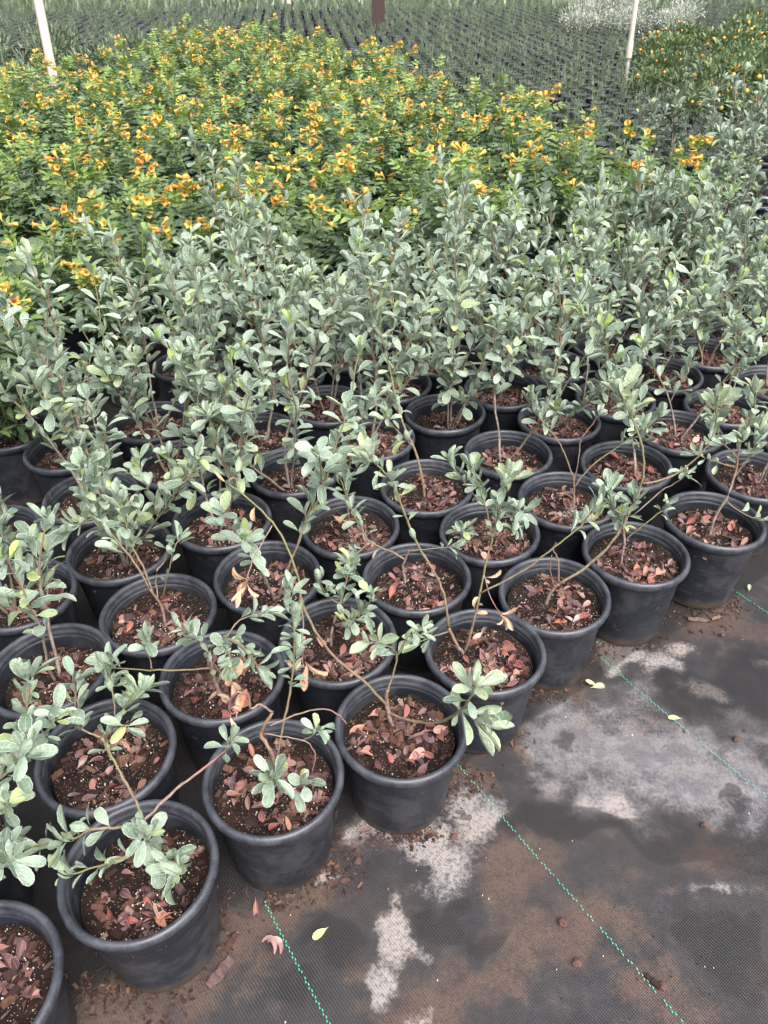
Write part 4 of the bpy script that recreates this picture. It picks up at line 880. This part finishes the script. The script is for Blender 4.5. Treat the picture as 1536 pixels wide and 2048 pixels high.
# taller shrubs beyond the silver block at right
def open_shrub(p, h, label, group, kind, nst, size, name='shrub', extra=()):
    rg = random.Random(int(p.x*1000)); root = thing(name, p, label, 'potted shrub', group)
    pt = obj('pot', POT, root); obj('rim', RIMM, pt); obj('soil', SOILS[2][0], root)
    for s in range(nst):
        az = rg.uniform(0, 6.28); tl = R(rg.uniform(3, 22)); d = Vector((math.cos(az)*math.sin(tl), math.sin(az)*math.sin(tl), math.cos(tl))); q = p + Vector((0, 0, .19)); P = [q.copy()]; L = h*rg.uniform(.75, 1.05)
        for k in range(8):
            d = (d + Vector((rg.uniform(-.12, .12), rg.uniform(-.12, .12), .05))).normalized(); q = q + d*L/8; P.append(q.copy())
        P = smooth_path(P, 2); nd = []; t = .15
        while t < .96: nd.append((t, 4, size*rg.uniform(.8, 1.1), kind)); t += .036/L
        nd.append((1, 7, size, kind))
        if kind == 'k': nd.append((1, 4, size*.5, 'c', (5, 30)))
        add_stem(rg, root, p, P, .006, .0025, nd, 'grey_stem')
    return root
DKL = [blade(OBO, .34, -.3, .25), blade(OBO, .36, -.7, .2), blade(OBO, .32, .2, .4)]
LM['k'] = lmeshes(DKL, 'dark_leaf')
TS = [(1.95, 4.95, .5), (2.25, 5.25, .6), (2.15, 4.6, .46), (2.5, 4.95, .55), (2.55, 5.6, .62), (1.75, 5.3, .42), (2.85, 5.4, .6), (1.95, 4.5, .42), (2.4, 4.35, .45), (2.75, 4.7, .5), (2.2, 4.15, .4), (1.85, 4.2, .36)]
TSO = sorted(range(len(TS)), key=lambda q_: topx((TS[q_][0], TS[q_][1], .5))[0])
for n, (x, y, h) in enumerate(TS):
    open_shrub(Vector((x, y, 0)), h, 'tall silver shrub of the clump beyond the main silver block, %s from its left' % ORD[TSO.index(n)], 'tall silver shrubs beyond the main block', 's', 5, .062)
open_shrub(Vector((1.72, 4.85, 0)), .56, 'upright dark green broad-leaved shrub with a pale bud tip beside the right pole', None, 'k', 2, .10, 'broad_leaved_shrub')
open_shrub(Vector((2.1, 5.55, 0)), .68, 'dark broad-leaved shrub with brown withered top among tall silver shrubs', None, 'k', 2, .085, 'broad_leaved_shrub')

# ------------------------------------------------------------------ poles
def pole(name, base_px, base_y, top_px, rad, label, mat, sleeve=None, z1=None):
    b = ony(base_px[0], base_px[1], base_y); tpt = ony(top_px[0], top_px[1], base_y); d = (tpt-b).normalized(); g = b - d*(b.z/d.z); t = g + d*3.2
    root = thing(name, g, label, 'pole')
    segs = [('pipe', g, t, rad, mat)] if not sleeve else [('lower_pipe', g, g+d*sleeve[0], rad, 'dirty_pipe'), ('coupling', g+d*(sleeve[0]-.0), g+d*(sleeve[0]+sleeve[1]), rad*1.55, mat), ('upper_pipe', g+d*(sleeve[0]+sleeve[1]), t, rad*1.3, mat)]
    for nm, a, c, r, m in segs:
        V, Fc, U = tube([a-g, (a+c)/2-g, c-g], r, r, 20, cap=False); obj(nm, mesh(nm, V, Fc, m, U), root)
g1 = onz(1247, 190)
pole('irrigation_riser', (1247, 190), g1.y, (1272, 0), .021, 'pale pipe riser with a coupling standing among seedlings near the right edge', 'white_pipe', (.36, .16))
pole('irrigation_riser', (119, 215), 6.6, (76, 0), .025, 'pale leaning pipe rising out of the orange flowering bushes at left', 'white_pipe', (.5, .1))
g3 = onz(578, 36)
pole('irrigation_riser', (578, 36), g3.y, (577, 0), .03, 'thin distant pale pipe at the top, left of the brown post', 'white_pipe', (.25, .15))
b = onz(757, 80); root = thing('wooden_post', b, 'square dark brown timber post at the top centre beyond the seedlings', 'post')
pv = []; hw = .105
for z in (0, 2.9, 3.0):
    w = hw if z < 3 else hw*.85
    pv += [(-w, -w, z), (w, -w, z), (w, w, z), (-w, w, z)]
obj('post', mesh('post', pv, [(0, 1, 5, 4), (1, 2, 6, 5), (2, 3, 7, 6), (3, 0, 4, 7), (4, 5, 9, 8), (5, 6, 10, 9), (6, 7, 11, 10), (7, 4, 8, 11), (8, 9, 10, 11)], 'brown_wood', [(0, 0)]*12, False), root)

# ------------------------------------------------------------------ litter on the mat
def rock(seed, s):
    rg = random.Random(seed); V = []; Fc = []
    V.append((0, 0, s*.75)); 
    for q, (r, z) in enumerate(((.6, .6), (1, .25), (.8, 0))):
        for k in range(7):
            w = 6.283*k/7 + q*.3; rr = r*s*.62*rg.uniform(.75, 1.2); V.append((rr*math.cos(w)*1.2, rr*math.sin(w), z*s*rg.uniform(.85, 1.15)))
    for k in range(7):
        Fc.append((0, 1+k, 1+(k+1) % 7))
        for q in range(2): a = 1+q*7; Fc.append((a+k, a+7+k, a+7+(k+1) % 7, a+(k+1) % 7))
    return mesh('pebble', V, Fc, 'lava_rock', None, False)
for n, (px, py, s, lab) in enumerate([(1473, 1479, .014, 'reddish pebble lying near the right edge on the dry grey mat'), (1408, 1650, .013, 'small red pebble on the dark soaked mat at right'), (1128, 1846, .017, 'purple-brown pebble resting on the second green thread'),
        (1154, 1926, .015, 'dark brown pebble just left of the second green thread'), (1326, 1972, .013, 'red pebble beside a bark strip near the bottom right'), (908, 1674, .015, 'round tan pebble on the pale dusty patch'),
        (716, 1722, .014, 'brown pebble left of the pale dusty patch'), (1444, 1270, .012, 'small red pebble in front of the farthest front pot'), (1304, 1294, .012, 'brown pebble on tan dust in front of sixth pot'), (1490, 1462, .007, 'tiny dark pebble beyond the reddish one at right')]):
    p = onz(px, py, .004); o = obj('pebble', rock(n, s*.85), None, Matrix.Translation(p) @ Matrix.Rotation(n*1.3, 4, 'Z')); tag(o, lab, 'pebble')
def litter_leaf(px, py, ang, size, kd, var, lab, name='fallen_leaf', z=.008, ny=0.0):
    p = onz(px, py, z); d = Vector((math.cos(R(ang)), math.sin(R(ang)), .02)); o = obj(name, LM[kd][var], None, frame(p - d*size*.5, d, Vector((ny, -.15, 1)), size)); tag(o, lab, 'fallen leaf')
litter_leaf(1196, 1372, 15, .04, 'c', 3, 'pale green leaf lying on the third green thread')
litter_leaf(1182, 1367, 160, .03, 'w', 1, 'tan leaf half under the pale green leaf')
litter_leaf(1350, 1435, 170, .03, 'w', 0, 'pale yellow leaf lying right of the third green thread')
litter_leaf(641, 1865, 215, .034, 'w', 0, 'pale yellow leaf lying on the mat near the bottom centre')
litter_leaf(727, 1659, 15, .036, 'f', 3, 'flat red leaf lying on soil between two front pots')
litter_leaf(512, 1815, 280, .04, 'f', 1, 'dark red leaf on end at the base of the second front pot')
litter_leaf(1030, 1488, 80, .035, 'f', 4, 'orange-red leaf standing beside the base of the fourth front pot', ny=-1.5)
litter_leaf(898, 1580, 85, .04, 'f', 0, 'dark red leaf between the third and fourth front pots', ny=.8)
litter_leaf(1498, 1177, 70, .025, 'c', 4, 'small pale green leaf beside the base of the farthest front pot')
# curled seed pod by the first thread
root = thing('seed_pod', onz(535, 1900, .005), 'split curled brown seed pod lying across the first green thread', 'seed pod')
for m, (sp_, ln) in enumerate(((.0, .042), (.5, .036))):
    P = []
    for k in range(9):
        a = R(-20 + 150*k/8); P.append(Vector((.011*m + .016*math.cos(a), .016*math.sin(a)*1.15 - .004, .006 + .010*math.sin(math.pi*k/8)*(1 if m == 0 else .5))))
    V = []; Fc = []; U = []
    for k, p in enumerate(P):
        w = .0045*math.sin(math.pi*(k+.6)/9.2)+.0006
        t = (P[min(k+1, 8)]-P[max(k-1, 0)]).normalized(); sd = t.cross(Vector((0, 0, 1))).normalized()
        for s_, zz in ((-1, .003), (0, 0), (1, .003)): q = p + sd*(w*s_) + Vector((0, 0, zz)); V.append(tuple(q)); U.append(((s_+1)/2, k/8))
    for k in range(8):
        for s_ in range(2): a = k*3+s_; Fc.append((a, a+1, a+4, a+3))
    obj('pod_valve', mesh('pod_valve', V, Fc, 'fallen_leaf', U), root)
# bark strips
def bark(px, py, ang, L, wd, lab):
    rg = random.Random(px); p = onz(px, py, .004); V = []; Fc = []; n = 6
    for k in range(n+1):
        x = (k/n-.5)*L; w = wd*(.5 + .5*math.sin(math.pi*(k+.6)/(n+1.2)))*rg.uniform(.8, 1.15)*.5; h = wd*.35*rg.uniform(.7, 1.2); o = rg.uniform(-.1, .1)*wd
        V += [(x, o-w, 0), (x, o+w, 0), (x, o+w*.75, h), (x, o-w*.7, h*rg.uniform(.7, 1))]
    for k in range(n):
        a = k*4
        for s_ in range(4): Fc.append((a+s_, a+(s_+1) % 4, a+4+(s_+1) % 4, a+4+s_))
    Fc += [(3, 2, 1, 0), (n*4, n*4+1, n*4+2, n*4+3)]
    o = obj('bark_chip', mesh('bark_chip', V, Fc, 'chip', None, False), None, Matrix.Translation(p) @ Matrix.Rotation(R(ang), 4, 'Z')); tag(o, lab, 'bark chip')
bark(440, 1945, 52, .06, .022, 'long brown bark chip at the base of the nearest whole pot')
bark(462, 1885, 62, .035, .012, 'thin bark chip above the long one beside the nearest pot')
bark(1305, 1962, -48, .032, .013, 'dark bark strip touching a red pebble near the bottom right')
bark(1180, 1292, -25, .03, .014, 'dark bark chip at the foot of the fifth front pot')
bark(1395, 1240, -10, .05, .012, 'bark chip on the soil heap by the farthest front pot')
bark(1432, 1236, 20, .03, .010, 'short bark chip right of the soil heap at the farthest pot')
bark(625, 1755, 70, .022, .014, 'brown bark chip right of the second front pot base')
bark(690, 1762, 10, .02, .010, 'small bark chip on brown soil right of the second pot')
bark(795, 1812, -40, .018, .006, 'tan splinter lying on the pale dust at bottom centre')
bark(1369, 1462, 75, .014, .004, 'pale straw splinter on grey mat below the yellow leaf')
# soil crumbs spilled round the front pots, and white grains
def crumbs():
    mb = MB(); rg = random.Random(4)
    for (i, j), n in {(-3, 0): 120, (-2, 0): 200, (-1, 0): 150, (0, 0): 170, (1, 0): 90, (2, 0): 70, (3, 0): 60, (4, 0): 80}.items():
        c = Vector((*POS[(i, j)], 0))
        for _ in range(n):
            w = rg.uniform(-2.3, .9); r = .1 + abs(rg.gauss(0, .022)); p = c + Vector((r*math.cos(w), r*math.sin(w), .002))
            mb.inst(CUBE, Matrix.Translation(p) @ chip_geo(rg, rg.choice((.002, .003, .004, .006, .009))), 0)
    for (px, py, rx, ry, n) in [(1430, 1225, 60, 25, 160), (820, 1672, 40, 14, 140), (660, 1745, 60, 40, 160), (210, 1975, 90, 45, 220), (560, 1800, 50, 25, 100), (1080, 1385, 40, 20, 90), (1200, 1300, 40, 20, 60), (930, 1560, 50, 25, 110)]:
        for _ in range(n):
            p = onz(rg.gauss(px, rx*.6), rg.gauss(py, ry*.6), .002); mb.inst(CUBE, Matrix.Translation(p) @ chip_geo(rg, rg.choice((.002, .003, .005, .008, .013))), 0)
    for _ in range(110):
        p = onz(rg.uniform(440, 1536), rg.uniform(1250, 2048), .002); mb.inst(CUBE, Matrix.Translation(p) @ Matrix.Scale(rg.uniform(.0012, .0026), 4), 1 if rg.random() < .4 else 0)
    tag(obj('soil_litter', mb.mesh('soil_litter', ['soil_crumb', 'perlite'], False)), 'spilled soil crumbs and white grains on the mat around the front pots', 'soil litter', None, 'stuff')
crumbs()
print('objects', len(bpy.data.objects))
